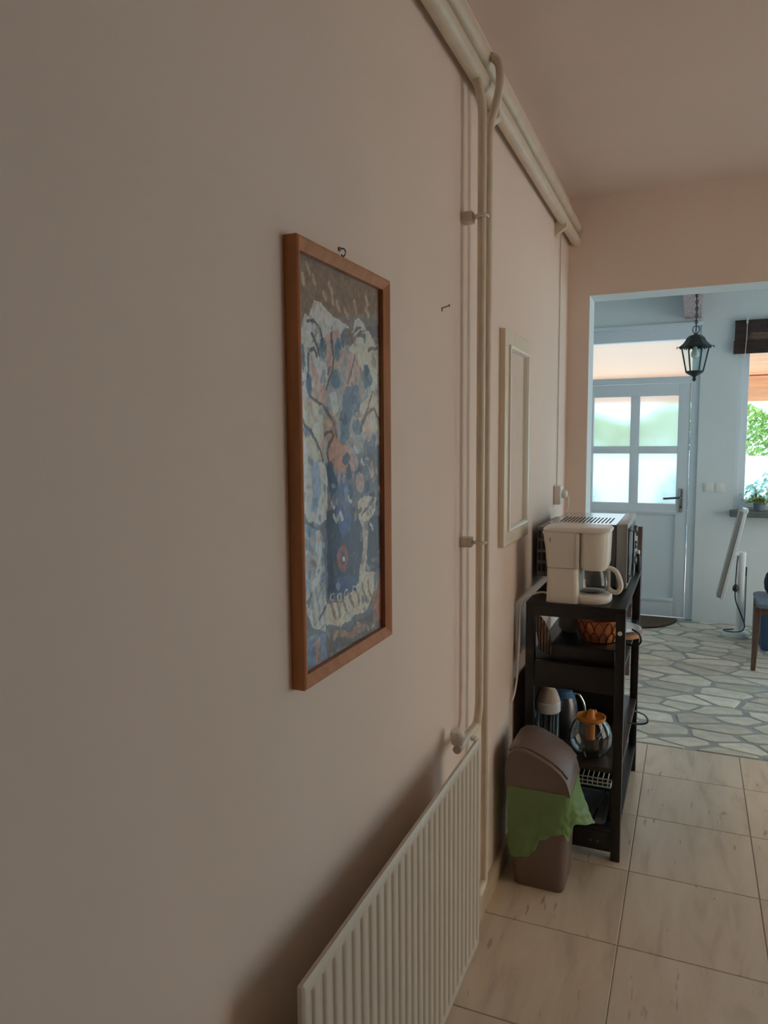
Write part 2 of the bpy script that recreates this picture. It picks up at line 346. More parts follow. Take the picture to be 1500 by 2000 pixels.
STROKES = [
     ('P',(120,106,96),0,[(0.0,-0.0),(1.0,-0.0),(1.0,0.184),(0.0,0.228)]),
     ('P',(150,150,150),0,[(0.0,0.228),(1.0,0.155),(1.0,0.482),(0.01,0.513)]),
     ('P',(100,104,116),0,[(0.01,0.513),(1.0,0.452),(1.0,1.0),(0.0,1.0)]),
     ('L',(165,148,130),0.025,[(0.07,0.056),(0.09,0.07)]),
     ('L',(165,148,130),0.025,[(0.19,0.038),(0.21,0.052)]),
     ('L',(165,148,130),0.025,[(0.29,0.07),(0.31,0.085)]),
     ('L',(165,148,130),0.025,[(0.35,0.046),(0.37,0.061)]),
     ('L',(165,148,130),0.025,[(0.45,0.086),(0.48,0.102)]),
     ('L',(165,148,130),0.025,[(0.55,0.091),(0.57,0.107)]),
     ('L',(165,148,130),0.025,[(0.66,0.068),(0.69,0.085)]),
     ('L',(165,148,130),0.025,[(0.82,0.072),(0.85,0.089)]),
     ('L',(165,148,130),0.025,[(0.13,0.021),(0.15,0.035)]),
     ('L',(165,148,130),0.025,[(0.38,0.074),(0.4,0.09)]),
     ('L',(165,148,130),0.025,[(0.81,0.043),(0.84,0.059)]),
     ('P',(180,180,178),0,[(0.06,0.166),(0.1,0.13),(0.13,0.14),(0.18,0.097),(0.25,0.096),(0.33,0.112),(0.41,0.13),(0.59,0.134),(0.47,0.161),(0.39,0.205),(0.34,0.271),(0.26,0.35),(0.19,0.477),(0.13,0.604),(0.03,0.613),(0.01,0.476),(-0.01,0.357),(0.05,0.319),(0.03,0.226)]),
     ('P',(184,173,158),0,[(0.57,0.194),(0.66,0.152),(0.85,0.129),(0.92,0.143),(0.98,0.185),(0.97,0.317),(0.9,0.334),(0.85,0.278),(0.65,0.203)]),
     ('P',(180,180,178),0,[(0.66,0.109),(0.72,0.1),(0.79,0.115),(0.82,0.131),(0.59,0.154)]),
     ('P',(100,86,92),0,[(0.82,0.124),(0.99,0.098),(1.0,0.137),(0.92,0.134)]),
     ('P',(184,173,158),0,[(0.01,0.344),(0.1,0.33),(0.26,0.35),(0.27,0.413),(0.24,0.478),(0.13,0.477),(0.03,0.428)]),
     ('P',(170,146,138),0,[(0.28,0.175),(0.45,0.15),(0.52,0.197),(0.46,0.266),(0.32,0.284)]),
     ('P',(170,146,138),0,[(0.15,0.219),(0.26,0.299),(0.32,0.31),(0.26,0.363),(0.14,0.34)]),
     ('P',(170,146,138),0,[(0.54,0.209),(0.69,0.187),(0.73,0.254),(0.64,0.313),(0.51,0.33)]),
     ('P',(178,150,126),0,[(0.28,0.375),(0.41,0.346),(0.42,0.439),(0.32,0.452)]),
     ('P',(168,128,108),0,[(0.3,0.426),(0.4,0.412),(0.56,0.452),(0.63,0.523),(0.36,0.519),(0.3,0.478)]),
     ('P',(180,180,178),0,[(0.35,0.322),(0.43,0.306),(0.45,0.358),(0.37,0.386)]),
     ('P',(184,173,158),0,[(0.73,0.338),(0.9,0.29),(0.99,0.347),(0.97,0.407),(0.78,0.409),(0.68,0.424)]),
     ('E',(82,102,122),0,[(0.07,0.241),(0.02,0.036)]),
     ('E',(82,102,122),0,[(0.27,0.206),(0.04,0.029)]),
     ('E',(82,102,122),0,[(0.44,0.202),(0.04,0.028)]),
     ('E',(82,102,122),0,[(0.5,0.175),(0.03,0.021)]),
     ('E',(82,102,122),0,[(0.41,0.274),(0.06,0.029)]),
     ('E',(82,102,122),0,[(0.13,0.304),(0.03,0.032)]),
     ('E',(82,102,122),0,[(0.81,0.254),(0.05,0.037)]),
     ('E',(82,102,122),0,[(0.85,0.263),(0.04,0.02)]),
     ('E',(82,102,122),0,[(0.67,0.326),(0.06,0.039)]),
     ('E',(82,102,122),0,[(0.57,0.342),(0.07,0.047)]),
     ('E',(82,102,122),0,[(0.51,0.391),(0.06,0.035)]),
     ('E',(82,102,122),0,[(0.52,0.425),(0.06,0.022)]),
     ('E',(82,102,122),0,[(0.09,0.409),(0.02,0.022)]),
     ('E',(82,102,122),0,[(0.68,0.402),(0.06,0.02)]),
     ('E',(82,102,122),0,[(0.81,0.452),(0.06,0.032)]),
     ('E',(82,102,122),0,[(0.89,0.437),(0.05,0.024)]),
     ('E',(44,60,86),0,[(0.81,0.244),(0.03,0.022)]),
     ('E',(44,60,86),0,[(0.5,0.377),(0.04,0.017)]),
     ('E',(44,60,86),0,[(0.34,0.518),(0.05,0.029)]),
     ('E',(44,60,86),0,[(0.38,0.546),(0.05,0.021)]),
     ('E',(44,60,86),0,[(0.56,0.522),(0.04,0.019)]),
     ('E',(44,60,86),0,[(0.53,0.487),(0.04,0.016)]),
     ('E',(44,60,86),0,[(0.88,0.61),(0.05,0.024)]),
     ('E',(44,60,86),0,[(0.81,0.57),(0.04,0.015)]),
     ('E',(44,60,86),0,[(0.68,0.516),(0.06,0.02)]),
     ('E',(44,60,86),0,[(0.55,0.571),(0.06,0.025)]),
     ('E',(170,146,138),0,[(0.82,0.408),(0.05,0.024)]),
     ('E',(170,146,138),0,[(0.63,0.501),(0.06,0.026)]),
     ('E',(170,146,138),0,[(0.71,0.553),(0.06,0.026)]),
     ('E',(170,146,138),0,[(0.46,0.527),(0.04,0.022)]),
     ('E',(170,146,138),0,[(0.89,0.527),(0.05,0.027)]),
     ('E',(170,146,138),0,[(0.43,0.595),(0.03,0.014)]),
     ('P',(180,180,178),0,[(0.02,0.513),(0.24,0.484),(0.3,0.518),(0.3,0.624),(0.22,0.647),(0.1,0.629),(0.03,0.588)]),
     ('P',(130,146,166),0,[(0.02,0.625),(0.1,0.641),(0.25,0.675),(0.26,0.854),(0.21,0.807),(0.05,0.806)]),
     ('P',(130,146,166),0,[(0.14,0.477),(0.21,0.497),(0.23,0.556),(0.19,0.62),(0.14,0.604)]),
     ('P',(150,150,150),0,[(0.06,0.665),(0.15,0.67),(0.19,0.752),(0.15,0.802),(0.04,0.767)]),
     ('P',(64,70,92),0,[(0.29,0.61),(0.55,0.606),(0.73,0.642),(0.77,0.719),(0.74,0.793),(0.63,0.844),(0.4,0.856),(0.28,0.841)]),
     ('P',(88,104,140),0,[(0.46,0.52),(0.57,0.55),(0.57,0.678),(0.45,0.7),(0.41,0.615)]),
     ('P',(78,90,128),0,[(0.36,0.79),(0.66,0.809),(0.6,0.851),(0.35,0.848)]),
     ('P',(66,68,84),0,[(0.81,0.66),(1.0,0.653),(0.99,0.812),(0.83,0.83),(0.79,0.75)]),
     ('P',(184,173,158),0,[(0.66,0.603),(0.78,0.592),(0.94,0.604),(0.92,0.642),(0.81,0.668),(0.69,0.655)]),
     ('L',(184,173,158),0.06,[(0.73,0.642),(0.76,0.688),(0.77,0.749),(0.72,0.822)]),
     ('P',(184,173,158),0,[(0.64,0.831),(0.77,0.81),(0.88,0.822),(0.91,0.869),(0.79,0.921),(0.59,0.925),(0.45,0.934),(0.35,0.927),(0.27,0.899),(0.26,0.848),(0.4,0.862),(0.56,0.853)]),
     ('P',(180,180,178),0,[(0.05,0.806),(0.14,0.775),(0.21,0.807),(0.28,0.855),(0.27,0.927),(0.14,0.904),(0.06,0.861)]),
     ('L',(180,180,178),0.045,[(0.2,0.673),(0.2,0.739),(0.17,0.778)]),
     ('L',(120,102,92),0.018,[(0.31,0.853),(0.36,0.909)]),
     ('L',(120,102,92),0.018,[(0.38,0.852),(0.43,0.906)]),
     ('L',(120,102,92),0.018,[(0.46,0.85),(0.51,0.902)]),
     ('L',(120,102,92),0.018,[(0.54,0.848),(0.6,0.899)]),
     ('L',(120,102,92),0.018,[(0.63,0.845),(0.68,0.895)]),
     ('L',(120,102,92),0.018,[(0.72,0.843),(0.78,0.891)]),
     ('L',(120,102,92),0.018,[(0.8,0.841),(0.86,0.887)]),
     ('L',(140,146,156),0.02,[(0.1,0.798),(0.14,0.889)]),
     ('L',(140,146,156),0.02,[(0.16,0.803),(0.2,0.896)]),
     ('L',(140,146,156),0.02,[(0.22,0.808),(0.26,0.902)]),
     ('E',(180,180,178),0,[(0.33,0.841),(0.03,0.01)]),
     ('E',(44,60,86),0,[(0.33,0.842),(0.02,0.006)]),
     ('E',(180,180,178),0,[(0.42,0.849),(0.03,0.01)]),
     ('E',(44,60,86),0,[(0.42,0.85),(0.01,0.006)]),
     ('E',(180,180,178),0,[(0.51,0.849),(0.03,0.01)]),
     ('E',(44,60,86),0,[(0.51,0.85),(0.02,0.006)]),
     ('E',(180,180,178),0,[(0.61,0.84),(0.03,0.01)]),
     ('E',(44,60,86),0,[(0.61,0.842),(0.02,0.006)]),
     ('E',(160,96,80),0,[(0.47,0.748),(0.07,0.032)]),
     ('E',(70,80,112),0,[(0.47,0.748),(0.03,0.016)]),
     ('E',(200,200,205),0,[(0.48,0.751),(0.02,0.007)]),
     ('P',(92,84,84),0,[(0.28,0.937),(0.52,0.947),(0.86,0.938),(0.99,0.908),(1.0,1.0),(0.28,0.997)]),
     ('P',(140,102,92),0,[(0.86,0.896),(0.99,0.828),(1.0,0.975),(0.88,0.988)]),
     ('P',(108,122,150),0,[(0.03,0.911),(0.27,0.933),(0.27,1.003),(0.02,0.996)]),
     ('P',(150,118,110),0,[(0.15,0.931),(0.2,0.945),(0.21,1.002),(0.15,0.994)]),
     ('L',(150,112,100),0.03,[(0.37,0.95),(0.59,0.97),(0.74,0.972)]),
     ('L',(78,70,72),0.016,[(0.12,0.152),(0.18,0.148),(0.25,0.164),(0.28,0.211)]),
     ('L',(78,70,72),0.016,[(0.16,0.182),(0.22,0.209),(0.24,0.226)]),
     ('L',(78,70,72),0.016,[(0.12,0.281),(0.13,0.22),(0.18,0.212),(0.21,0.227)]),
     ('L',(104,80,72),0.016,[(0.59,0.154),(0.66,0.133),(0.74,0.132)]),
     ('L',(104,80,72),0.016,[(0.61,0.168),(0.67,0.151),(0.81,0.144)]),
     ('L',(78,70,72),0.016,[(0.15,0.334),(0.26,0.35),(0.37,0.386),(0.42,0.425)]),
     ('L',(78,70,72),0.016,[(0.03,0.367),(0.14,0.415),(0.21,0.452),(0.25,0.484)]),
     ('L',(78,70,72),0.016,[(0.31,0.31),(0.39,0.218),(0.37,0.169)]),
     ('L',(104,80,72),0.016,[(0.72,0.409),(0.81,0.358),(0.9,0.351),(0.98,0.377)]),
     ('L',(78,70,72),0.016,[(0.28,0.426),(0.34,0.415),(0.38,0.426),(0.3,0.465),(0.33,0.492)]),
     ('L',(104,80,72),0.016,[(0.65,0.203),(0.58,0.261),(0.56,0.288)]),
     ('L',(104,80,72),0.016,[(0.75,0.387),(0.9,0.298)]),
     ('L',(104,80,72),0.016,[(0.84,0.179),(0.97,0.171)]),
     ('L',(78,70,72),0.016,[(0.35,0.619),(0.3,0.611),(0.36,0.559)]),
     ('L',(104,80,72),0.016,[(0.73,0.642),(0.91,0.611)]),
     ('L',(104,80,72),0.016,[(0.55,0.62),(0.62,0.637),(0.73,0.627)]),
     ('L',(104,80,72),0.016,[(0.78,0.481),(0.89,0.489),(0.94,0.528),(0.85,0.556)]),
     ('L',(78,70,72),0.016,[(0.18,0.879),(0.26,0.854)]),
     ('L',(190,190,196),0.018,[(0.63,0.452),(0.67,0.469)]),
     ('L',(190,190,196),0.018,[(0.55,0.585),(0.58,0.603)]),
     ('L',(190,190,196),0.018,[(0.37,0.627),(0.41,0.645)]),
     ('L',(190,190,196),0.018,[(0.97,0.574),(1.01,0.594)]),
     ('L',(190,190,196),0.018,[(0.74,0.488),(0.77,0.506)]),
     ('L',(190,190,196),0.018,[(0.34,0.592),(0.37,0.609)]),
     ('L',(190,190,196),0.018,[(0.45,0.63),(0.48,0.649)]),
     ('L',(190,190,196),0.018,[(0.84,0.677),(0.88,0.697)]),
]
# ------------------------------------------------------------------ the setting
WX = -0.015                      # face of the long left wall
CZ = 2.565                       # ceiling height
def wall_holes(axis, a0, a1, u0, u1, z0, z1, holes, mb=None):
    """wall slab between a0 and a1 along axis, spanning u0..u1, with rectangular holes (ua, ub, za, zb)"""
    mb = mb or MB()
    us = sorted({u0, u1} | {h[0] for h in holes} | {h[1] for h in holes})
    for p, q in zip(us, us[1:]):
        zs = [(z0, z1)]
        for ua, ub, za, zb in holes:
            if ua < (p + q) / 2 < ub:
                nz = []
                for c, d in zs:
                    if za > c: nz.append((c, min(za, d)))
                    if zb < d: nz.append((max(zb, c), d))
                zs = nz
        for c, d in zs:
            if axis == 0: mb.box(a0, a1, p, q, c, d)
            else: mb.box(p, q, a0, a1, c, d)
    return mb
struct(MB().box(-0.25, WX, -2.8, 3.60, -0.1, CZ).build('wall_left', 'cream_plaster'))
# end wall with the wide opening: room face cream, the reveal and the entry side white
mb = wall_holes(1, 3.57, 3.74, -0.95, 3.1, -0.1, CZ, [(0.085, 2.2, -0.2, 2.12)])
for f in mb.b.faces:
    f.normal_update(); f.material_index = 0 if f.calc_center_median().y < 3.575 else 1
o = struct(mb.build('wall_end', 'cream_plaster')); o.data.materials.append(M['white_plaster'])
struct(wall_holes(0, 2.9, 3.1, -2.8, 3.6, -0.1, CZ, [(1.6, 3.1, 0.2, 2.34)]).build('wall_right', 'cream_plaster'))
struct(MB().box(-0.25, 3.1, -2.8, -2.6, -0.1, CZ).build('wall_back', 'cream_plaster'))
struct(MB().box(-0.4, 3.25, -2.9, 3.66, CZ, 2.80).build('ceiling', 'ceiling_paint'))
struct(MB().box(-1.2, 3.0, 3.66, 6.55, CZ, 2.80).build('ceiling_entry', 'white_plaster'))
struct(wall_holes(1, 6.2, 6.45, -1.1, 2.9, -0.2, CZ, [(-0.36, 0.585, -0.3, 2.33), (0.85, 2.1, 0.9, 2.33)]).build('wall_far', 'white_plaster'))
struct(wall_holes(0, 2.65, 2.9, 3.74, 6.2, -0.2, CZ, [(3.92, 6.02, 0.05, 2.21)]).build('wall_entry_right', 'white_plaster'))
struct(MB().box(-1.1, -0.9, 3.74, 6.2, -0.2, CZ).build('wall_entry_left', 'white_plaster'))

# tiled floor: grout bed and one object per tile
fl = struct(MB().box(-0.25, 3.1, -2.8, 3.575, -0.12, -0.0025).build('floor', 'grout'))
xs = [WX + 0.002] + [0.395 + 0.395 * k for k in range(7)] + [2.9]
ys = [3.568] + [3.241 - 0.3925 * k for k in range(15)]
g = 0.0017; tcache = {}
for i in range(len(xs) - 1):
    for j in range(len(ys) - 1):
        x0, x1, y1, y0 = xs[i] + g, xs[i + 1] - g, ys[j] - g, ys[j + 1] + g
        if x1 - x0 < 0.03 or y0 < -2.6: continue
        key = (round(x1 - x0, 4), round(y1 - y0, 4))
        if key not in tcache:
            hx, hy = (x1 - x0) / 2, (y1 - y0) / 2
            tcache[key] = MB().loft([(0, 0, hx, hy, 0.002, -0.010), (0, 0, hx, hy, 0.002, -0.0012), (0, 0, hx - 0.0012, hy - 0.0012, 0.002, 0.0)], q=1).mesh('floor_tile')
            tcache[key].materials.append(M['floor_tile'])
        link('floor_tile', tcache[key], None, fl, ((x0 + x1) / 2, (y0 + y1) / 2, 0))
struct(MB().box(WX, 0.003, -2.6, 3.57, -0.002, 0.066).build('baseboard_left', 'baseboard_tile', bevel=0.002))
struct(MB().box(0.003, 0.085, 3.562, 3.57, -0.002, 0.066).build('baseboard_end', 'baseboard_tile', bevel=0.002))

# crazy-paved entry floor: bed and one object per stone
fe = struct(MB().box(-1.1, 2.9, 3.575, 6.45, -0.12, -0.004).build('floor_entry', 'stone_grout'))
rng = random.Random(11)
seeds = []; tries = 0
while tries < 6000:
    tries += 1
    p = (rng.uniform(-0.9, 2.65), rng.uniform(3.57, 6.3))
    dmin = 0.105 if rng.random() < 0.10 else (0.17 if rng.random() < 0.4 else 0.21)
    if all(math.hypot((p[0] - q[0]) * 0.72, (p[1] - q[1]) * 1.3) > dmin for q in seeds): seeds.append(p)
def clip(poly, n, c):
    out = []
    for a, b_ in zip(poly, poly[1:] + poly[:1]):
        da, db = n[0] * a[0] + n[1] * a[1] - c, n[0] * b_[0] + n[1] * b_[1] - c
        if da <= 0: out.append(a)
        if (da < 0 < db) or (db < 0 < da):
            t = da / (da - db); out.append((a[0] + (b_[0] - a[0]) * t, a[1] + (b_[1] - a[1]) * t))
    return out
for i, p in enumerate(seeds):
    poly = [(-0.895, 3.585), (2.645, 3.585), (2.645, 6.195 if not -0.36 < p[0] < 0.58 else 6.40), (-0.895, 6.195 if not -0.36 < p[0] < 0.58 else 6.40)]
    if -0.36 < p[0] < 0.58 and p[1] > 6.1: continue
    for j, q in enumerate(seeds):
        if i == j: continue
        dx, dy = q[0] - p[0], q[1] - p[1]; dd = math.hypot(dx, dy)
        if dd > 0.9: continue
        ddw = math.hypot(dx * 0.55, dy * 1.7); n = (dx * 0.55, dy * 1.7); nl_ = math.hypot(*n); n = (n[0] / nl_, n[1] / nl_); hsh = (min(i, j) * 73 + max(i, j) * 131) % 97 / 97
        poly = clip(poly, n, n[0] * (p[0] + q[0]) / 2 + n[1] * (p[1] + q[1]) / 2 - (0.006 + 0.013 * hsh))
        if len(poly) < 3: break
    if len(poly) < 3: continue
    cx, cy = sum(a[0] for a in poly) / len(poly), sum(a[1] for a in poly) / len(poly)
    # chip the corners a little so that the outlines are not straight-edged
    pts = []
    for a, b_ in zip(poly, poly[1:] + poly[:1]):
        ln = math.hypot(b_[0] - a[0], b_[1] - a[1])
        if ln < 0.012: continue
        for t in (0.09, 0.5, 0.91):
            k = 1 - (rng.uniform(0, 0.05) if t == 0.5 else 0.015)
            pts.append(((a[0] + (b_[0] - a[0]) * t - cx) * k, (a[1] + (b_[1] - a[1]) * t - cy) * k))
    if len(pts) < 3: continue
    zt = rng.uniform(-0.001, 0.001); n = len(pts); mb = MB()
    vs = [(x, y, -0.012) for x, y in pts] + [(x, y, -0.002 + zt) for x, y in pts] + [(x * 0.975, y * 0.975, zt) for x, y in pts]
    mb._add(vs, [tuple(range(2 * n, 3 * n))] + [(k, (k + 1) % n, n + (k + 1) % n, n + k) for k in range(n)] + [(n + k, n + (k + 1) % n, 2 * n + (k + 1) % n, 2 * n + k) for k in range(n)])
    mb.build('paving_stone', 'stone', fe, loc=(cx, cy, 0))

# ---- entrance door with toplight (in the far wall)
DY = 6.25
dr = struct(bpy.data.objects.new('door_1', None)); COL.objects.link(dr); dr.location = (0.1125, DY, 0)
def dpart(mb, name, material, parent=dr, **k):
    return mb.build(name, material, parent, **k)
X = lambda x: x - 0.1125
mb = MB()
mb.box(X(0.527), X(0.585), -0.03, 0.06, 0.0, 2.33).box(X(-0.36), X(-0.302), -0.03, 0.06, 0.0, 2.33)
mb.box(X(-0.302), X(0.527), -0.03, 0.06, 2.222, 2.33).box(X(-0.302), X(0.527), -0.03, 0.06, 1.892, 1.938)
dpart(mb, 'door_frame', 'white_pvc', bevel=0.004)
dpart(MB().box(X(-0.37), X(0.597), -0.075, -0.03, 2.318, 2.345), 'head_trim', 'white_pvc', bevel=0.004)
dpart(MB().box(X(-0.302), X(0.527), 0.012, 0.020, 1.938, 2.222), 'toplight_pane', 'pane_frosted')
leaf = MB()
px = [(-0.21, 0.078), (0.148, 0.436)]; pz = [(0.93, 1.333), (1.392, 1.790)]
leaf.box(X(-0.30), X(-0.21), -0.02, 0.03, 0.012, 1.888).box(X(0.436), X(0.525), -0.02, 0.03, 0.012, 1.888)
leaf.box(X(-0.21), X(0.436), -0.02, 0.03, 1.790, 1.888).box(X(-0.21), X(0.436), -0.02, 0.03, 0.845, 0.930)
leaf.box(X(-0.21), X(0.436), -0.02, 0.03, 0.012, 0.145)
leaf.box(X(0.078), X(0.148), -0.02, 0.03, 0.930, 1.790)
for a, b_ in px: leaf.box(X(a), X(b_), -0.02, 0.03, 1.333, 1.392)
lf = dpart(leaf, 'door_leaf', 'white_pvc', bevel=0.003)
pn = MB().box(X(-0.21), X(0.436), -0.002, 0.02, 0.145, 0.845)
dpart(pn, 'lower_panel', 'white_pvc', lf)
dpart(MB().box(X(-0.215), X(0.44), -0.027, -0.018, 0.858, 0.874).box(X(-0.215), X(0.44), -0.030, -0.018, 0.135, 0.165), 'panel_moulding', 'white_pvc', lf, bevel=0.003)
for a, b_ in px:
    for c, d in pz:
        dpart(MB().box(X(a), X(b_), 0.004, 0.010, c, d), 'pane', 'pane_frosted', lf)
hp = dpart(MB().box(X(0.458), X(0.490), -0.028, -0.02, 0.865, 1.055), 'handle_plate', 'steel', lf, bevel=0.003)
dpart(MB().tube([(X(0.474), -0.028, 0.985), (X(0.474), -0.065, 0.985), (X(0.462), -0.072, 0.985), (X(0.345), -0.072, 0.975)], 0.0085, 10), 'door_handle', 'dark_steel', lf, smooth=True)
dpart(MB().lathe([(0.009, -0.036), (0.009, -0.02)], (X(0.474), 0, 0.905), 12, axis=1), 'key_cylinder', 'dark_steel', lf, smooth=True)

# ---- far window (two lights), sill
wn = struct(bpy.data.objects.new('window_1', None)); COL.objects.link(wn); wn.location = (1.475, 6.30, 0.9)
def frame_rect(mb, x0, x1, y0, y1, z0, z1, t):
    mb.box(x0, x0 + t, y0, y1, z0, z1).box(x1 - t, x1, y0, y1, z0, z1).box(x0 + t, x1 - t, y0, y1, z0, z0 + t).box(x0 + t, x1 - t, y0, y1, z1 - t, z1); return mb
frame_rect(MB(), -0.625, 0.625, -0.09, 0.04, 0.0, 1.43, 0.030).build('window_frame', 'white_pvc', wn, bevel=0.004)
for s_ in (-1, 1):
    cx = s_ * 0.298
    sh = frame_rect(MB(), cx - 0.297, cx + 0.297, -0.05, 0.0, 0.031, 1.399, 0.048).build('sash', 'white_pvc', wn, bevel=0.005)
    MB().box(cx - 0.25, cx + 0.25, -0.028, -0.022, 0.078, 1.352).build('pane', 'pane_clear', sh)
struct(MB().box(0.828, 2.14, 6.10, 6.215, 0.852, 0.90).build('trim_1', 'sill_stone', bevel=0.004))

# ---- glazed side of the entry (three lights)
wn = struct(bpy.data.objects.new('window_2', None)); COL.objects.link(wn); wn.location = (2.78, 4.97, 0.05)
mb = MB()
for y0, y1, z0, z1 in ((-1.05, -1.0, 0, 2.16), (1.0, 1.05, 0, 2.16), (-1.0, 1.0, 0, 0.05), (-1.0, 1.0, 2.11, 2.16), (-0.355, -0.305, 0.05, 2.11), (0.305, 0.355, 0.05, 2.11)):
    mb.box(-0.03, 0.03, y0, y1, z0, z1)
mb.build('window_frame', 'white_pvc', wn, bevel=0.004)
for y0, y1 in ((-1.0, -0.355), (-0.305, 0.305), (0.355, 1.0)):
    MB().box(-0.003, 0.003, y0, y1, 0.05, 2.11).build('pane', 'pane_clear', wn)
# ---- balcony door of the room, beside the photographer
wn = struct(bpy.data.objects.new('window_3', None)); COL.objects.link(wn); wn.location = (3.0, 2.35, 0.2)
mb = MB()
for y0, y1, z0, z1 in ((-0.75, -0.69, 0, 2.14), (0.69, 0.75, 0, 2.14), (-0.69, 0.69, 0, 0.08), (-0.69, 0.69, 2.08, 2.14), (-0.035, 0.035, 0.08, 2.08)):
    mb.box(-0.03, 0.03, y0, y1, z0, z1)
mb.build('window_frame', 'white_pvc', wn, bevel=0.004)
for y0, y1 in ((-0.69, -0.035), (0.035, 0.69)):
    MB().box(-0.003, 0.003, y0, y1, 0.08, 2.08).build('pane', 'pane_clear', wn)

# ------------------------------------------------------------------ outside
gr = struct(MB().box(-14, 16, -8, 24, -0.30, -0.20).build('ground', 'paving'))
fc = thing('warm_bounce_house', 'added unseen ochre house bouncing warm sunlight through the balcony door', 'light reflector', (7.2, 1, -0.2))  # unseen house added so its sunlit wall warms the room's light
MB().box(0, 3, -6, 3.4, 0, 5.5).build('facade', 'bounce_ochre', fc)
MB().prism([(-6.3, 5.5), (3.7, 5.5), (-1.3, 7.2)], 0, -0.3, 3.3).build('roof', 'roof_tile', fc)
for y in (-3.6, -0.6, 2.0):
    wf = MB().box(-0.03, 0.05, y - 0.5, y + 0.5, 3.0, 4.4).build('window', 'white_pvc', fc)
    MB().box(-0.05, -0.03, y - 0.42, y + 0.42, 3.08, 4.32).build('shutter', 'shutter_green', wf)
# porch in front of the entrance door: sloping boarded soffit on a front beam and two posts
pr = thing('porch_roof', 'orange boarded porch roof outside the entrance door and window', 'roof', (0.5, 6.45, 2.42))
sl = -0.105; npl = 22; pw = 2.75 / npl
pm = MB().box(-3.6, 3.4, -pw / 2 + 0.003, pw / 2 - 0.003, 0, 0.022).mesh('plank', bevel=0.003); pm.materials.append(M['porch_wood'])
for k in range(npl):
    o = link('plank', pm, None, pr, (0, (k + 0.5) * pw, sl * (k + 0.5) * pw)); o.rotation_euler = (math.atan(sl), 0, 0)
mb = MB(); mb.box(-3.6, 3.4, 0, 2.9, 0.024, 0.06)
for v in mb.b.verts: v.co.z += sl * v.co.y
mb.build('roof_deck', 'roof_tile', pr)
MB().box(-3.6, 3.4, 2.62, 2.76, sl * 2.7 - 0.28, sl * 2.7 - 0.002).build('front_beam', 'porch_wood', pr, bevel=0.006)
for x in (-3.3, 3.2): MB().box(x - 0.07, x + 0.07, 2.62, 2.76, -2.62, sl * 2.7 - 0.28).build('post', 'porch_wood', pr, bevel=0.006)
gw = tag(MB().box(-8, 12, 13.0, 13.2, -0.2, 1.16).build('garden_wall', 'garden_wall'), 'white rendered garden wall below the green hedge', 'wall')
rng = random.Random(5)
def leaves(name, n, fn, size, material, parent=None):
    vs = []; fs = []
    for i in range(n):
        c = Vector(fn()); a = Vector((rng.gauss(0, 1), rng.gauss(0, 1), rng.gauss(0, 1))).normalized(); b_ = a.orthogonal().normalized(); c2 = a.cross(b_)
        l = size * rng.uniform(0.6, 1.3); k = len(vs)
        vs += [c - b_ * l, c + c2 * l * 0.45 + a * l * 0.15, c + b_ * l, c - c2 * l * 0.45 + a * l * 0.15]; fs.append((k, k + 1, k + 2, k + 3))
    me = bpy.data.meshes.new(name); me.from_pydata([tuple(v) for v in vs], [], fs); me.update()
    return link(name, me, material, parent)
def hedge_pt():
    x = rng.uniform(-7, 11); h = 0.92 + 0.10 * math.sin(x * 2.1) + 0.07 * math.sin(x * 5.3 + 1); z = rng.random() ** 0.7
    return (x, 13.8 + rng.uniform(-0.45, 0.35), 1.0 + z * h)
o = stuff(leaves('hedge', 26000, hedge_pt, 0.052, 'leaf')); tag(o, 'bushy green hedge growing behind the white garden wall', 'hedge')
def shrub(x, y, r, h, n, label):
    t = thing('garden_shrub', label, 'shrub', (x, y, -0.2), 0, 'shrubs before the garden wall')
    def f():
        while True:
            p = (rng.uniform(-1, 1), rng.uniform(-1, 1), rng.uniform(-1, 1))
            if 0.25 < sum(c * c for c in p) < 1: return (p[0] * r, p[1] * r, h * 0.55 + p[2] * h * 0.45)
    stuff(leaves('foliage', n, f, 0.07, 'leaf_pale', t))
    mb = MB()
    for k in range(5):
        a = k * 1.26; mb.tube([(0, 0, 0), (math.cos(a) * r * 0.3, math.sin(a) * r * 0.3, h * 0.4), (math.cos(a) * r * 0.6, math.sin(a) * r * 0.6, h * 0.8)], 0.012, 5)
    mb.build('stems', 'brown_wood', t)
for x in (1.55, 2.35): shrub(x, 11.6, 0.34, 1.15, 420, 'pale grey-green shrub before the garden wall outside the far window')
for x in (0.35, -1.1): shrub(x, 11.6, 0.34, 1.15, 420, 'pale grey-green shrub blurred behind the frosted door panes')
# ------------------------------------------------------------------ large framed painting
def frame_rings(y0, y1, z0, z1, prof):
    """picture frame: rectangular rings (inset, x) around the opening, joined in order"""
    mb = MB(); rings = []
    for ins, x in prof:
        rings.append([mb.b.verts.new((x, y, z)) for y, z in ((y0 + ins, z0 + ins), (y1 - ins, z0 + ins), (y1 - ins, z1 - ins), (y0 + ins, z1 - ins))])
    for a, d in zip(rings, rings[1:]):
        for j in range(4): mb.b.faces.new((a[j], a[(j + 1) % 4], d[(j + 1) % 4], d[j]))
    return mb
pw, ph = 0.356, 0.689
pic = thing('framed_painting', 'large framed abstract painting in blue and white, orange-brown wood frame', 'painting', (WX, 1.135, 1.069))
frame_rings(-pw / 2, pw / 2, 0, ph, [(0, 0.0005), (0, 0.0225), (0.003, 0.0245), (0.006, 0.0245), (0.018, 0.0170), (0.019, 0.0165), (0.019, 0.006), (0.004, 0.006), (0, 0.0005)]).build('frame', 'orange_wood', pic)
MB().box(0.0045, 0.006, -pw / 2 + 0.01, pw / 2 - 0.01, 0.01, ph - 0.01).build('backing_board', 'beige_card', pic)
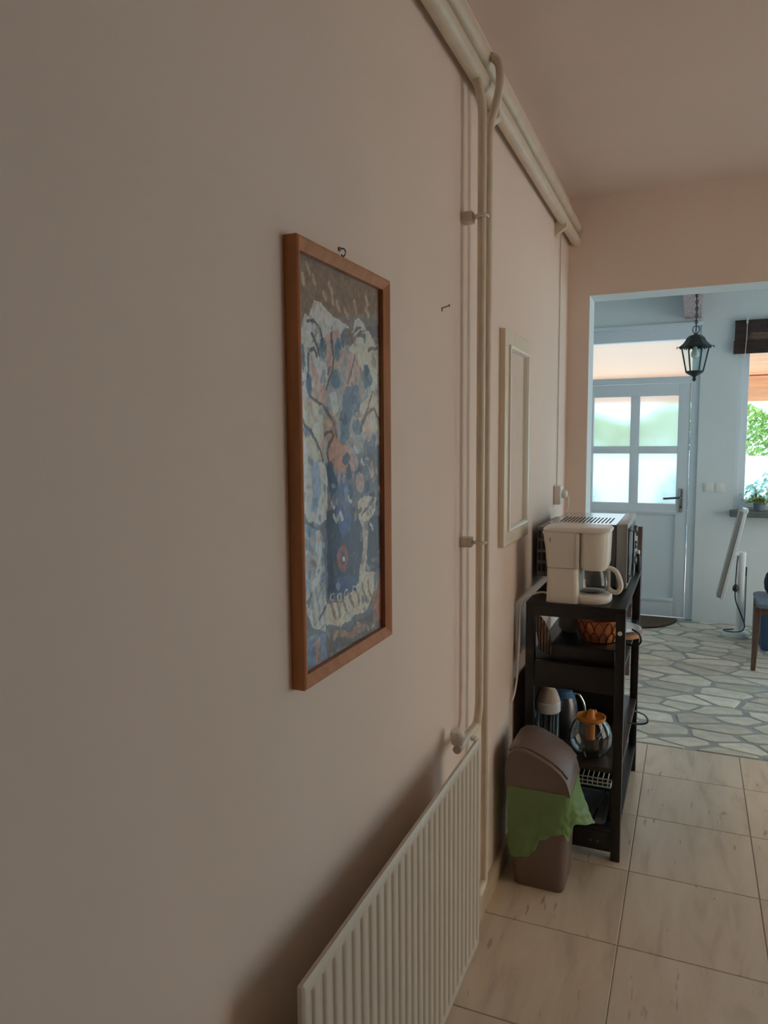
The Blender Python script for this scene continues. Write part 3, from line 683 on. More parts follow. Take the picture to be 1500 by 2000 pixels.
# the painting itself, laid down stroke by stroke
NU, NV = 160, 310
yy, xx = np.mgrid[0:NV, 0:NU]; U = (xx + 0.5) / NU; V = (yy + 0.5) / NV
nr = np.random.RandomState(3)
def soft(n):
    a = nr.rand(n * 2, n); iy = np.linspace(0, n * 2 - 1.001, NV); ix = np.linspace(0, n - 1.001, NU)
    y0 = iy.astype(int)[:, None]; x0 = ix.astype(int)[None, :]; fy = (iy - iy.astype(int))[:, None]; fx = (ix - ix.astype(int))[None, :]
    return (a[y0, x0] * (1 - fx) + a[y0, x0 + 1] * fx) * (1 - fy) + (a[y0 + 1, x0] * (1 - fx) + a[y0 + 1, x0 + 1] * fx) * fy - 0.5
Uw = U + soft(12) * 0.035 + soft(36) * 0.014; Vw = V + soft(12) * 0.018 + soft(36) * 0.006
img = np.ones((NV, NU, 3)) * 110.0
def inside(pts):
    c = np.zeros(U.shape, bool)
    for (x1, y1), (x2, y2) in zip(pts, pts[1:] + pts[:1]):
        if y1 == y2: continue
        c ^= ((y1 > Vw) != (y2 > Vw)) & (Uw < (x2 - x1) * (Vw - y1) / (y2 - y1) + x1)
    return c
ASP = ph / pw
for kind, col, wd, pts in STROKES:
    if kind == 'P': mk = inside(pts).astype(float) * 0.92
    elif kind == 'E':
        (cx, cy), (a, b_) = pts; mk = (((Uw - cx) / max(a, .01)) ** 2 + ((Vw - cy) / max(b_, .005)) ** 2 < 1) * 0.8
    else:
        d = np.full(U.shape, 9.0)
        for (x1, y1), (x2, y2) in zip(pts, pts[1:]):
            ex, ey = x2 - x1, (y2 - y1) * ASP; t = np.clip(((Uw - x1) * ex + (Vw - y1) * ASP * ey) / (ex * ex + ey * ey + 1e-9), 0, 1)
            d = np.minimum(d, np.hypot(Uw - x1 - t * ex, (Vw - y1) * ASP - t * ey))
        mk = (d < wd * 0.62) * 0.8
    mk = mk[..., None] * (1 + 0.25 * soft(50)[..., None]); img = img * (1 - mk) + np.array(col, float) * mk
dab = random.Random(21); DC = [(150, 160, 172), (92, 110, 130), (188, 186, 182), (120, 96, 88), (164, 130, 118), (60, 74, 98), (176, 168, 156)]
for k in range(300):                                          # loose small brush marks
    cu, cv_ = dab.random(), 0.14 + 0.86 * dab.random(); ru, rv = dab.uniform(0.008, 0.028), dab.uniform(0.004, 0.018); sl_ = dab.uniform(-1.2, 1.2)
    j0, j1 = max(0, int((cv_ - 0.03) * NV)), min(NV, int((cv_ + 0.03) * NV) + 1)
    uu = Uw[j0:j1] - cu - sl_ * (Vw[j0:j1] - cv_); mk = ((uu / ru) ** 2 + ((Vw[j0:j1] - cv_) / rv) ** 2 < 1)[..., None] * dab.uniform(0.2, 0.55)
    img[j0:j1] = img[j0:j1] * (1 - mk) + np.array(dab.choice(DC), float) * mk
img *= 1 + 0.22 * soft(60)[..., None]
lin = np.clip(img / 255, 0.02, 1) ** 2.7 * 2.3
lin = np.clip(lin, 0, 0.85)
iw, ih = pw - 0.036, ph - 0.036
vs = [(0.0075, -iw / 2 + iw * i / NU, ph - 0.018 - ih * j / NV) for j in range(NV + 1) for i in range(NU + 1)]
fs = [(j * (NU + 1) + i, (j + 1) * (NU + 1) + i, (j + 1) * (NU + 1) + i + 1, j * (NU + 1) + i + 1) for j in range(NV) for i in range(NU)]
me = bpy.data.meshes.new('canvas'); me.from_pydata(vs, [], fs); me.update()
ca = me.color_attributes.new('paint', 'FLOAT_COLOR', 'CORNER')
flat = np.ones((NV * NU, 4, 4), np.float32); flat[:, :, :3] = lin.reshape(-1, 1, 3); ca.data.foreach_set('color', flat.ravel())
cv = link('canvas', me, 'painted_sheet', pic); cv['label'] = 'abstract painting of blue, white and rust brush strokes'
MB().box(0.0085, 0.0105, -iw / 2, iw / 2, 0.018, ph - 0.018).build('picture_glass', 'picture_glass', pic)
hk = thing('picture_hook', 'small metal wall hook just above the orange-brown picture frame', 'hook', (WX, 1.142, 1.768))
MB().tube(smoothpath([(0.001, 0, 0.012), (0.008, 0.002, 0.012), (0.011, 0.003, 0.006), (0.007, 0.003, 0.0), (0.003, 0.003, 0.003)]), 0.0014, 6).build('hook', 'dark_steel', hk, smooth=True)
MB().lathe([(0.003, 0.0), (0.004, 0.002), (0.001, 0.004)], (0, 0, 0.012), 10, axis=0).build('nail_head', 'dark_steel', hk, smooth=True)
nl = thing('wall_nail', 'bare nail sticking out of the wall between painting and heating pipes', 'nail', (WX, 1.694, 1.772))
MB().tube([(0, 0, -0.002), (0.018, 0, 0.003)], 0.0014, 8).build('shank', 'dark_steel', nl)
MB().lathe([(0.0034, 0.0), (0.0034, 0.0015)], (0.018, 0, 0.003), 10, axis=0).build('head', 'dark_steel', nl)
MB().lathe([(0.006, 0.0), (0.004, 0.0012)], (0, 0, -0.005), 9, axis=0).build('chipped_plaster', 'taupe_plastic', nl)

# ------------------------------------------------------------------ cream frame with plain beige panel
p2 = thing('wall_picture', 'cream wooden picture frame around a plain beige panel between pipes and corner', 'picture', (WX, 2.448, 1.110))
w2, h2 = 0.375, 0.69
frame_rings(-w2 / 2, w2 / 2, 0, h2, [(0, 0.0005), (0, 0.018), (0.003, 0.020), (0.046, 0.020), (0.047, 0.0195)]).build('frame', 'cream_wood', p2)
frame_rings(-w2 / 2 + 0.046, w2 / 2 - 0.046, 0.046, h2 - 0.046, [(0, 0.012), (0, 0.026), (0.003, 0.028), (0.010, 0.027), (0.014, 0.020), (0.015, 0.008)]).build('inner_moulding', 'cream_lacquer', p2)
MB().box(0.005, 0.009, -w2 / 2 + 0.03, w2 / 2 - 0.03, 0.03, h2 - 0.03).build('panel', 'beige_card', p2)

# ------------------------------------------------------------------ radiator
rd = thing('radiator', 'long ribbed cream panel radiator on the left wall under the painting', 'radiator', (WX, 1.265, 0.15))
Lr, hr, pitch = 0.910, 0.555, 0.0331
nf = 27; ysam = []
for k in range(nf * 10 + 1): ysam.append(-Lr / 2 + 0.008 + k * (Lr - 0.016) / (nf * 10))
zs = [0, 0.004, 0.016, 0.020, 0.024, 0.030, 0.038, 0.3, hr - 0.038, hr - 0.030, hr - 0.024, hr - 0.020, hr - 0.016, hr - 0.004, hr]
mb = MB(); rows = []
for y in [-Lr / 2, -Lr / 2 + 0.004] + ysam + [Lr / 2 - 0.004, Lr / 2]:
    ph_ = ((y + Lr / 2 - 0.008) / ((Lr - 0.016) / nf)) % 1.0
    t = min(abs(ph_ - 0.5) / 0.27, 1.0); gd = 0.5 + 0.5 * math.cos(PI * t) if -Lr / 2 + 0.004 < y < Lr / 2 - 0.004 else 0
    row = []
    for z in zs:
        e = min(z, hr - z); k = min(max((e - 0.016) / 0.020, 0), 1); k = k * k * (3 - 2 * k)
        rd_ = 0.004 if e < 0.001 else 0.0
        row.append(mb.b.verts.new((0.095 - 0.0125 * gd * k - rd_ - (0.004 if abs(y) > Lr / 2 - 0.001 else 0), y, z)))
    rows.append(row)
for a, d in zip(rows, rows[1:]):
    for j in range(len(zs) - 1): mb.b.faces.new((a[j], d[j], d[j + 1], a[j + 1]))
mb.build('ribbed_panel', 'cream_enamel', rd, smooth=True, angle=60)
MB().box(0.083, 0.0905, -Lr / 2 + 0.002, Lr / 2 - 0.002, 0.002, hr - 0.002).build('water_panel', 'cream_enamel', rd, bevel=0.002)
for y in (-0.34, 0.34): MB().box(0.0, 0.080, y - 0.012, y + 0.012, hr - 0.30, hr - 0.25).build('bracket', 'cream_enamel', rd)
for y in (-0.34, 0.34): MB().box(0.0, 0.080, y - 0.012, y + 0.012, 0.05, 0.10).build('bracket', 'cream_enamel', rd)
vb = MB().tube([(0.040, 0.43, hr - 0.03), (0.040, 0.555, hr - 0.03)], 0.011, 12).build('valve', 'cream_enamel', rd, smooth=True)
MB().lathe([(0.004, -0.020), (0.014, -0.017), (0.018, -0.004), (0.019, 0.008), (0.017, 0.018), (0.010, 0.023), (0.002, 0.024)], (0.037, 0.445, hr - 0.004), 20).build('valve_knob', 'white_plastic', vb, smooth=True)
lv = MB().tube([(0.05, 0.43, 0.035), (0.05, 0.585, 0.035)], 0.009, 12).build('return_valve', 'cream_enamel', rd, smooth=True)
MB().lathe([(0.013, 0.0), (0.015, 0.004), (0.015, 0.020), (0.010, 0.025)], (0.05, 0.505, 0.035), 8, axis=1).build('union_nut', 'cream_enamel', lv)
MB().lathe([(0.013, 0.0), (0.015, 0.006), (0.014, 0.022), (0.009, 0.026)], (0.05, 0.588, 0.022), 10).build('valve_cap', 'cream_enamel', lv, smooth=True)
MB().lathe([(0.002, 0.0), (0.009, 0.003), (0.009, 0.010)], (0.095 - 0.012, Lr / 2 - 0.022, hr + 0.0), 12).build('vent_plug', 'white_plastic', rd, smooth=True)

# ------------------------------------------------------------------ heating pipes
VX = 0.036
p1 = thing('heating_pipe', 'upper cream heating pipe whose drop bridges over the lower pipe', 'pipe', (WX, 1.926, 0.15))
def loc(p, base): return [tuple(Vector(q) - Vector(base)) for q in p]
B1 = (WX, 1.926, 0.15)
MB().tube(loc([(0.019, -2.59, 2.448), (0.019, 0.4, 2.444), (0.019, 1.9, 2.439), (0.019, 2.8, 2.436), (0.019, 3.568, 2.434)], B1), 0.0235, 14).build('ceiling_run', 'pipe_paint', p1, smooth=True)
MB().tube(loc(smoothpath([(0.012, 1.926, 2.436), (0.040, 1.926, 2.436), (0.062, 1.926, 2.412), (0.064, 1.926, 2.36), (0.052, 1.926, 2.31), (0.040, 1.926, 2.27), (VX, 1.926, 2.22), (VX, 1.926, 1.6), (VX, 1.926, 0.9), (VX, 1.926, 0.30), (VX, 1.923, 0.20), (VX, 1.905, 0.187), (0.035, 1.85, 0.185)], 5), B1), 0.0112, 12).build('drop_pipe', 'pipe_paint', p1, smooth=True)
p2_ = thing('heating_pipe', 'lower cream heating pipe dropping straight to the radiator knob', 'pipe', (WX, 1.862, 0.70))
B2 = (WX, 1.862, 0.70)
MB().tube(loc([(0.018, -2.59, 2.382), (0.018, 0.4, 2.380), (0.018, 1.9, 2.376), (0.018, 2.8, 2.373), (0.018, 3.568, 2.371)], B2), 0.0225, 14).build('ceiling_run', 'pipe_paint', p2_, smooth=True)
MB().tube(loc(smoothpath([(0.020, 1.862, 2.366), (0.024, 1.862, 2.345), (0.032, 1.862, 2.31), (VX, 1.862, 2.27), (VX, 1.862, 1.7), (VX, 1.862, 1.0), (VX, 1.862, 0.74), (VX - 0.004, 1.855, 0.688), (0.026, 1.83, 0.676), (0.025, 1.80, 0.675)], 5), B2), 0.0112, 12).build('drop_pipe', 'pipe_paint', p2_, smooth=True)
for z in (2.022, 1.183):
    b_ = MB().box(0.0, 0.030, -0.018, 0.016, z - 0.70 - 0.013, z - 0.70 + 0.013).build('wall_clip', 'pipe_paint', p2_, bevel=0.002)
    MB().tube([(VX - WX + 0.0158 * math.cos(a), 0.0158 * math.sin(a), z - 0.70) for a in [k * PI / 8 for k in range(16)]], 0.004, 6, closed=True).build('clip_ring', 'pipe_paint', b_, smooth=True)
for y in (2.06, 3.20, 0.6):
    MB().prism([(0.0, 2.305), (0.048, 2.338), (0.048, 2.356), (0.0, 2.365)], 1, y - 0.013, y + 0.013).build('pipe_bracket', 'pipe_paint', p2_) 
for o in [c for c in p2_.children if c.name.startswith('pipe_bracket')]:
    for v in o.data.vertices: v.co.y -= 1.862; v.co.z -= 0.70

# thin cable from the pipes down to the corner socket
sk = thing('corner_socket', 'cream surface socket box with plug in the corner above the oven', 'socket', (WX, 3.30, 1.165))
MB().loft([(0.016, 0, 0.016, 0.040, 0.006, 0.0), (0.016, 0, 0.016, 0.040, 0.006, 0.082)]).build('socket_box', 'white_plastic', sk, bevel=0.002)
MB().lathe([(0.019, 0.0), (0.020, 0.004), (0.018, 0.018), (0.010, 0.024)], (0.032, 0, 0.045), 16, axis=0).build('plug', 'white_plastic', sk, smooth=True)
MB().tube(smoothpath([(0.052, 0, 0.042), (0.062, -0.006, 0.02), (0.056, -0.02, -0.03), (0.03, -0.03, -0.06)]), 0.0032, 8).build('plug_cord', 'white_plastic', sk, smooth=True)
MB().tube([(0.004, 0.025, 0.082), (0.004, 0.026, 0.5), (0.004, 0.024, 0.9), (0.004, 0.025, 1.185)], 0.0026, 6).build('feed_cable', 'cream_enamel', sk)

# ------------------------------------------------------------------ black shelf unit
SX, SY = 0.029, 2.492
W_, D_, T_ = 0.333, 0.780, 0.031
sh = thing('shelf_unit', 'narrow black wooden shelf unit with open ends standing along the wall', 'shelf', (SX, SY, 0))
for x in (0, W_ - T_):
    for y in (0, D_ - T_):
        MB().box(x, x + T_, y, y + T_, 0, 0.872).build('post', 'black_wood', sh, bevel=0.002)
MB().box(0, W_, 0, D_, 0.872, 0.890).build('top_board', 'black_wood', sh, bevel=0.002)
for y in (0.002, D_ - 0.022): MB().box(T_, W_ - T_, y, y + 0.020, 0.843, 0.872).build('top_rail', 'black_wood', sh, bevel=0.0015)
MB().box(0.004, W_ - 0.004, T_ + 0.0005, D_ - T_, 0.662, 0.680).build('shelf_board', 'black_wood', sh, bevel=0.0015)
for y in (0.003, D_ - 0.023): MB().box(T_, W_ - T_, y, y + 0.020, 0.590, 0.680).build('end_rail', 'black_wood', sh, bevel=0.0015)
MB().box(0.004, W_ - 0.004, 0.004, D_ - 0.004, 0.312, 0.330).build('shelf_board', 'brown_board', sh, bevel=0.0015)
MB().box(0.004, W_ - 0.004, 0.004, D_ - 0.004, 0.100, 0.118).build('shelf_board', 'black_wood', sh, bevel=0.0015)
for y in (0.003, D_ - 0.023): MB().box(T_, W_ - T_, y, y + 0.020, 0.030, 0.100).build('bottom_rail', 'black_wood', sh, bevel=0.0015)
MB().box(T_, W_ - T_, 0.40, 0.416, 0.330, 0.662).build('divider', 'black_wood', sh)
MB().box(T_, W_ - T_, 0.40, 0.416, 0.118, 0.312).build('divider', 'black_wood', sh)
for x in (0.001,): MB().box(x, x + 0.012, T_, D_ - T_, 0.120, 0.60).build('back_panel', 'black_wood', sh)
MB().lathe([(0.0075, -0.003), (0.0070, -0.004), (0.0075, 0.0)], (W_ - T_ / 2 - 0.001, 0, 0.806), 14, axis=1).build('bolt_cap', 'white_gloss', sh, smooth=True)
for i, (x, z) in enumerate(((0.11, 0.068), (0.235, 0.062), (0.26, 0.062), (0.16, 0.074))):
    MB().lathe([(0.0042, -0.002), (0.0042, 0.004)], (x, 0.003, z), 8, axis=1).build('screw_head', 'dark_steel', sh)

# ------------------------------------------------------------------ mini oven on the shelf
OV = (0.195, 3.005, 0.890)
ov = thing('mini_oven', 'grey metal mini oven with vented back standing on the black shelf', 'oven', OV)
MB().box(-0.145, 0.105, -0.215, 0.215, 0.012, 0.246).build('body', 'oven_side', ov, bevel=0.004)
mb = MB().box(-0.190, -0.145, -0.205, 0.205, 0.035, 0.228)
bk = mb.build('rear_housing', 'dark_steel', ov, bevel=0.004)
for k in range(4):
    for j in range(2):
        MB().box(-0.186 + j * 0.017, -0.174 + j * 0.017, -0.2065, -0.2045, 0.055 + k * 0.043, 0.086 + k * 0.043).build('vent_slot', 'dark_slot', bk)
MB().box(-0.143, 0.103, -0.213, 0.213, 0.2455, 0.2475).build('top_panel', 'oven_top', ov)
for k in range(14):
    MB().box(-0.11 + k * 0.014, -0.105 + k * 0.014, -0.17, 0.02, 0.2470, 0.2482).build('vent_slot', 'dark_slot', ov)
fb = MB().box(0.105, 0.145, -0.217, 0.217, 0.008, 0.250).build('front_bezel', 'oven_bezel', ov, bevel=0.004)
MB().box(0.145, 0.149, -0.205, 0.10, 0.03, 0.235).build('door_glass', 'oven_glass', fb, bevel=0.001)
hd = MB().tube([(0.147, -0.165, 0.05), (0.163, -0.165, 0.05), (0.163, -0.165, 0.222), (0.147, -0.165, 0.222)], 0.0038, 8).build('door_handle', 'dark_steel', ov, smooth=True)
for z in (0.19, 0.125, 0.06):
    MB().lathe([(0.017, 0.0), (0.017, 0.006), (0.014, 0.010), (0.002, 0.011)], (0.145, 0.16, z), 18, axis=0).build('control_knob', 'dark_steel', fb, smooth=True)
for x in (-0.12, 0.10):
    for y in (-0.18, 0.18): MB().lathe([(0.012, 0.0), (0.014, 0.012)], (x, y, 0), 12).build('foot', 'black_plastic', ov)
# small bottle and steel tin in front of the oven, at the far end of the shelf top
bt = thing('small_bottle', 'small dark bottle with white cap beside the oven front', 'bottle', (0.350, 3.235, 0.890))
MB().lathe([(0.010, 0), (0.0115, 0.003), (0.0115, 0.055), (0.008, 0.072), (0.006, 0.078)], n=16).build('glass', 'black_plastic', bt, smooth=True)
MB().lathe([(0.0075, 0.0775), (0.0075, 0.090), (0.006, 0.092)], n=14).build('cap', 'white_gloss', bt, smooth=True)

# ------------------------------------------------------------------ coffee maker
CM = (0.196, 2.592, 0.890)
cm = thing('coffee_maker', 'white filter coffee maker on the near end of the black shelf', 'coffee maker', CM)
MB().loft([(-0.047, 0.004, 0.057, 0.084, 0.018, 0.0), (-0.047, 0.004, 0.056, 0.083, 0.018, 0.02), (-0.049, 0.004, 0.053, 0.080, 0.016, 0.12)]).build('column', 'white_plastic', cm, smooth=True, angle=50)
MB().loft([(-0.049, 0.004, 0.0535, 0.081, 0.016, 0.122), (-0.053, 0.004, 0.056, 0.083, 0.016, 0.19), (-0.056, 0.004, 0.061, 0.086, 0.018, 0.238), (-0.057, 0.004, 0.063, 0.087, 0.018, 0.246)]).build('water_tank', 'white_plastic', cm, smooth=True, angle=50)
MB().loft([(0.051, 0.0, 0.046, 0.072, 0.044, 0.122), (0.052, 0.0, 0.050, 0.076, 0.046, 0.14), (0.052, 0.0, 0.053, 0.080, 0.048, 0.246)]).build('filter_holder', 'white_plastic', cm, smooth=True, angle=50)
MB().loft([(-0.006, 0.003, 0.113, 0.086, 0.034, 0.247), (-0.006, 0.003, 0.114, 0.087, 0.034, 0.254), (-0.006, 0.003, 0.109, 0.084, 0.040, 0.260), (-0.002, 0.003, 0.08, 0.06, 0.040, 0.263)]).build('lid', 'white_plastic', cm, smooth=True, angle=50)
MB().loft([(0.045, 0.0, 0.060, 0.074, 0.055, 0.0), (0.047, 0.0, 0.064, 0.076, 0.058, 0.006), (0.047, 0.0, 0.064, 0.076, 0.058, 0.022), (0.047, 0.0, 0.058, 0.070, 0.054, 0.030)]).build('hotplate_base', 'white_plastic', cm, smooth=True, angle=60)
MB().box(-0.004, 0.008, -0.082, -0.070, 0.122, 0.244).build('corner_strip', 'white_plastic', cm, bevel=0.003)
MB().box(-0.091, -0.089, -0.0835, -0.081, 0.212, 0.226).build('tank_mark', 'taupe_plastic', cm)
cf = MB().lathe([(0.036, 0.032), (0.046, 0.036), (0.051, 0.050), (0.051, 0.075), (0.044, 0.104), (0.041, 0.114), (0.0395, 0.114), (0.0425, 0.104), (0.0495, 0.075), (0.0495, 0.050), (0.045, 0.038), (0.035, 0.034)], (0.049, -0.006, 0), 32).build('carafe', 'clear_glass', cm, smooth=True)
MB().lathe([(0.042, 0.112), (0.044, 0.114), (0.044, 0.120), (0.038, 0.121)], (0.049, -0.006, 0), 28).build('carafe_rim', 'white_plastic', cf, smooth=True)
MB().tube(smoothpath([(0.088, -0.01, 0.117), (0.108, -0.012, 0.119), (0.126, -0.014, 0.108), (0.139, -0.016, 0.078), (0.141, -0.016, 0.055), (0.130, -0.015, 0.038), (0.113, -0.013, 0.040), (0.100, -0.012, 0.050)], 5), [0.009] * 5 + [0.0085] * 31, 10).build('carafe_handle', 'white_plastic', cf, smooth=True)
MB().tube([(0.098, -0.011, 0.04), (0.098, -0.011, 0.118)], 0.008, 10).build('handle_strap', 'white_plastic', cf, smooth=True)
MB().tube(smoothpath([(-0.10, -0.03, 0.02), (-0.125, -0.05, 0.026), (-0.155, -0.066, 0.018), (-0.178, -0.078, 0.004), (-0.188, -0.086, -0.04), (-0.190, -0.094, -0.12), (-0.192, -0.100, -0.20), (-0.195, -0.106, -0.28), (-0.200, -0.12, -0.33), (-0.203, -0.15, -0.35)], 6), 0.0036, 8).build('power_cord', 'white_plastic', cm, smooth=True)
# ------------------------------------------------------------------ waste bin with liner
BN = (0.130, 2.326, 0.0)
bn = thing('waste_bin', 'taupe plastic swing-lid waste bin with a green liner bag overhanging its sides', 'bin', BN)
MB().loft([(0, 0, 0.080, 0.082, 0.022, 0.0), (0, 0, 0.083, 0.085, 0.024, 0.004), (0, 0, 0.090, 0.092, 0.026, 0.17), (0, 0, 0.097, 0.098, 0.028, 0.345)]).build('bin_body', 'taupe_plastic', bn, smooth=True, angle=50)
prof = [(-0.104, 0.335), (-0.102, 0.425), (-0.094, 0.452), (-0.075, 0.468), (-0.050, 0.471), (-0.022, 0.464), (0.010, 0.450), (0.042, 0.433), (0.070, 0.412), (0.088, 0.390), (0.098, 0.362), (0.103, 0.335)]
mb = MB(); rings = []
for y, k, dz in ((-0.100, 0.985, -0.012), (-0.104, 1.0, -0.006), (-0.098, 1.0, 0.0), (0.098, 1.0, 0.0), (0.104, 1.0, -0.006), (0.100, 0.985, -0.012)):
    rings.append([mb.b.verts.new((x * k, y, z + (dz if z > 0.34 else 0))) for x, z in prof])
for a, d in zip(rings, rings[1:]):
    for j in range(len(prof) - 1): mb.b.faces.new((a[j], a[j + 1], d[j + 1], d[j]))
mb.b.faces.new(rings[0]); mb.b.faces.new(rings[-1][::-1])
ld = mb.build('lid', 'taupe_plastic', bn, smooth=True, angle=40)
fp = prof[2:10]; mb = MB(); n = len(fp)
def flap_pt(i, off):
    a, c = Vector(fp[max(i - 1, 0)]), Vector(fp[min(i + 1, n - 1)]); t = (c - a).normalized(); nn = Vector((-t.y, t.x))
    if nn.y < 0: nn = -nn
    return Vector(fp[i]) + nn * off
rows = []
for y, off in ((-0.093, -0.002), (-0.093, 0.005), (-0.089, 0.0075), (0.089, 0.0075), (0.093, 0.005), (0.093, -0.002)):
    rows.append([mb.b.verts.new((flap_pt(i, off).x, y, flap_pt(i, off).y)) for i in range(n)])
for a, d in zip(rows, rows[1:]):
    for j in range(n - 1): mb.b.faces.new((a[j], a[j + 1], d[j + 1], d[j]))
mb.b.faces.new([r[0] for r in rows]); mb.b.faces.new([r[-1] for r in rows][::-1])
fl_ = mb.build('swing_flap', 'taupe_plastic', ld, smooth=True, angle=40)
MB().tube([(0.0885, -0.092, 0.3915), (0.0885, 0.092, 0.3915)], 0.0030, 6).build('flap_gap', 'dark_slot', ld)
# liner bag: skirt hanging from the rim
def hem(u):
    pts = [(0, 0.10), (0.03, 0.103), (0.085, 0.110), (0.115, 0.135), (0.135, 0.176), (0.19, 0.198), (0.235, 0.206), (0.252, 0.186), (0.270, 0.192), (0.285, 0.236), (0.33, 0.222), (0.40, 0.212), (0.46, 0.235), (0.6, 0.24), (0.75, 0.20), (0.85, 0.12), (1.0, 0.10)]
    for (a0, h0), (a1, h1) in zip(pts, pts[1:]):
        if a0 <= u <= a1:
            t = (u - a0) / (a1 - a0); t = t * t * (3 - 2 * t); return h0 + (h1 - h0) * t
    return 0.2
def skirt(u, v):
    # walk round a rounded square: near side, room side, far side, wall side
    s_ = (u * 4) % 4; f = s_ % 1.0; q = 2 * f - 1
    p = [(q, -1), (1, q), (-q, 1), (-1, -q)][int(s_)]
    cn = 1 - 0.09 * (p[0] * p[1]) ** 8
    ex = 0.104 * cn; r = 2 * PI * u; z = 0.342 + (hem(u) - 0.342) * v; taper = 1 - 0.045 * v
    wr = 0.004 * v * math.sin(9 * r + 5 * v) + 0.002 * math.sin(23 * r + 3) * v + 0.0022 * math.sin(26 * v + 6 * math.sin(r * 2)) * v
    flare = 0.060 * v ** 1.3 * max(0, math.sin(PI * (u - 0.27) / 0.22)) if 0.27 < u < 0.49 else 0.0
    return (p[0] * (ex * taper + wr) + flare, p[1] * (ex * taper + wr), z)
bg_ = MB().grid(skirt, 160, 24, closed_u=True).build('liner_bag', 'bag_film', bn, smooth=True, angle=80)
bg_['label'] = 'thin green plastic liner bag hanging over the rim'

# ------------------------------------------------------------------ things on the shelves
def at(x, y, z): return (x, y, z)
# black step box on the middle shelf
sb = thing('step_box', 'low black wooden box on the middle shelf under the copper basket', 'box', (0.222, 2.690, 0.680))
MB().box(-0.108, 0.108, -0.166, 0.166, 0.050, 0.058).build('lid_board', 'black_wood', sb, bevel=0.0015)
MB().box(-0.105, 0.105, -0.163, 0.163, 0.0, 0.050).build('box_body', 'black_wood', sb, bevel=0.001)
# copper basket
cb = thing('bread_basket', 'round copper-coloured basket with looped wire sides on the black box', 'basket', (0.262, 2.640, 0.738))
MB().lathe([(0.052, 0.002), (0.060, 0.004), (0.074, 0.040), (0.080, 0.080), (0.078, 0.080), (0.071, 0.040), (0.058, 0.008), (0.002, 0.006)], n=36).build('basket_wall', 'copper', cb, smooth=True)
for tier, (z0, h, r0, r1) in enumerate(((0.004, 0.040, 0.062, 0.0765), (0.038, 0.042, 0.0755, 0.0825))):
    for k in range(15):
        a0 = 2 * PI * (k + 0.5 * tier) / 15; pts = []
        for i in range(11):
            t = i / 10; a = a0 + (t - 0.5) * 2 * PI / 15 * 1.08; f = math.sin(PI * t) ** 0.6; r = r0 + (r1 - r0) * f + 0.001
            pts.append((r * math.cos(a), r * math.sin(a), z0 + h * f))
        MB().tube(pts, 0.0017, 5, cap=False).build('wire_loop', 'copper_wire', cb, smooth=True)
MB().tube([(0.081 * math.cos(k * PI / 20), 0.081 * math.sin(k * PI / 20), 0.0815) for k in range(40)], 0.0026, 6, closed=True).build('rim', 'copper', cb, smooth=True)
# grey sugar pot beside it
gp = thing('grey_pot', 'round grey ceramic pot with lid left of the copper basket', 'pot', (0.146, 2.725, 0.738))
MB().lathe([(0.026, 0), (0.030, 0.002), (0.043, 0.022), (0.045, 0.040), (0.036, 0.062), (0.030, 0.067)], n=28).build('pot_body', 'pot_grey', gp, smooth=True)
pl_ = MB().lathe([(0.032, 0.067), (0.031, 0.071), (0.018, 0.078), (0.006, 0.080)], n=24).build('lid', 'pot_grey', gp, smooth=True)
MB().lathe([(0.003, 0.080), (0.008, 0.086), (0.006, 0.092), (0.001, 0.093)], n=14).build('knob', 'steel', pl_, smooth=True)
MB().tube(arc((0.040, -0.020, 0.036), 0.016, -90, 90, 8, 'xz'), 0.0035, 8).build('handle', 'steel', gp, smooth=True)
# oven mitt leaning in the corner
om = thing('oven_mitt', 'brown woven patterned oven mitt leaning inside the left shelf post', 'mitt', (0.052, 2.580, 0.6815))
def mitt(u, v):
    a = 2 * PI * u; wd = 0.030 * (1 - 0.35 * max(0, v - 0.55)) * (0.35 + 0.65 * min(1, (1 - v) / 0.18) ** 0.5); th = 0.011 * (0.4 + 0.6 * math.sin(PI * min(max(v, 0.02), 0.98)) ** 0.4)
    x = 0.020 - 0.045 * v + 0.012 * math.sin(PI * v); return (x + 0.012 + math.cos(a) * wd * 0.85, math.sin(a) * th, 0.008 + 0.146 * v - math.cos(a) * 0.008 * (1 - v))
om_b = MB().grid(mitt, 24, 14, closed_u=True)
bmesh.ops.holes_fill(om_b.b, edges=[e for e in om_b.b.edges if len(e.link_faces) == 1], sides=0)
om_b.build('quilted_cloth', 'mitt_cloth', om, smooth=True, angle=70)
MB().tube(arc((-0.012, 0.0, 0.158), 0.008, 0, 360, 12, 'yz'), 0.0016, 5).build('hanging_loop', 'black_plastic', om)
# round board sticking out of the side
rb = thing('serving_board', 'round wooden serving board jutting over the shelf edge with pale plate', 'board', (0.290, 2.990 - 0.02, 0.680))
MB().lathe([(0.098, 0.0), (0.104, 0.003), (0.104, 0.015), (0.100, 0.018)], n=40).build('board', 'board_wood', rb, smooth=True)
pt = tag(MB().lathe([(0.05, 0.0), (0.06, 0.001), (0.094, 0.010), (0.097, 0.012), (0.094, 0.0125), (0.06, 0.005), (0.002, 0.004)], n=36).build('dinner_plate', 'white_gloss', None, smooth=True, loc=(0.290, 2.970, 0.698)), 'white plate lying on the round wooden board in the shelf', 'plate')
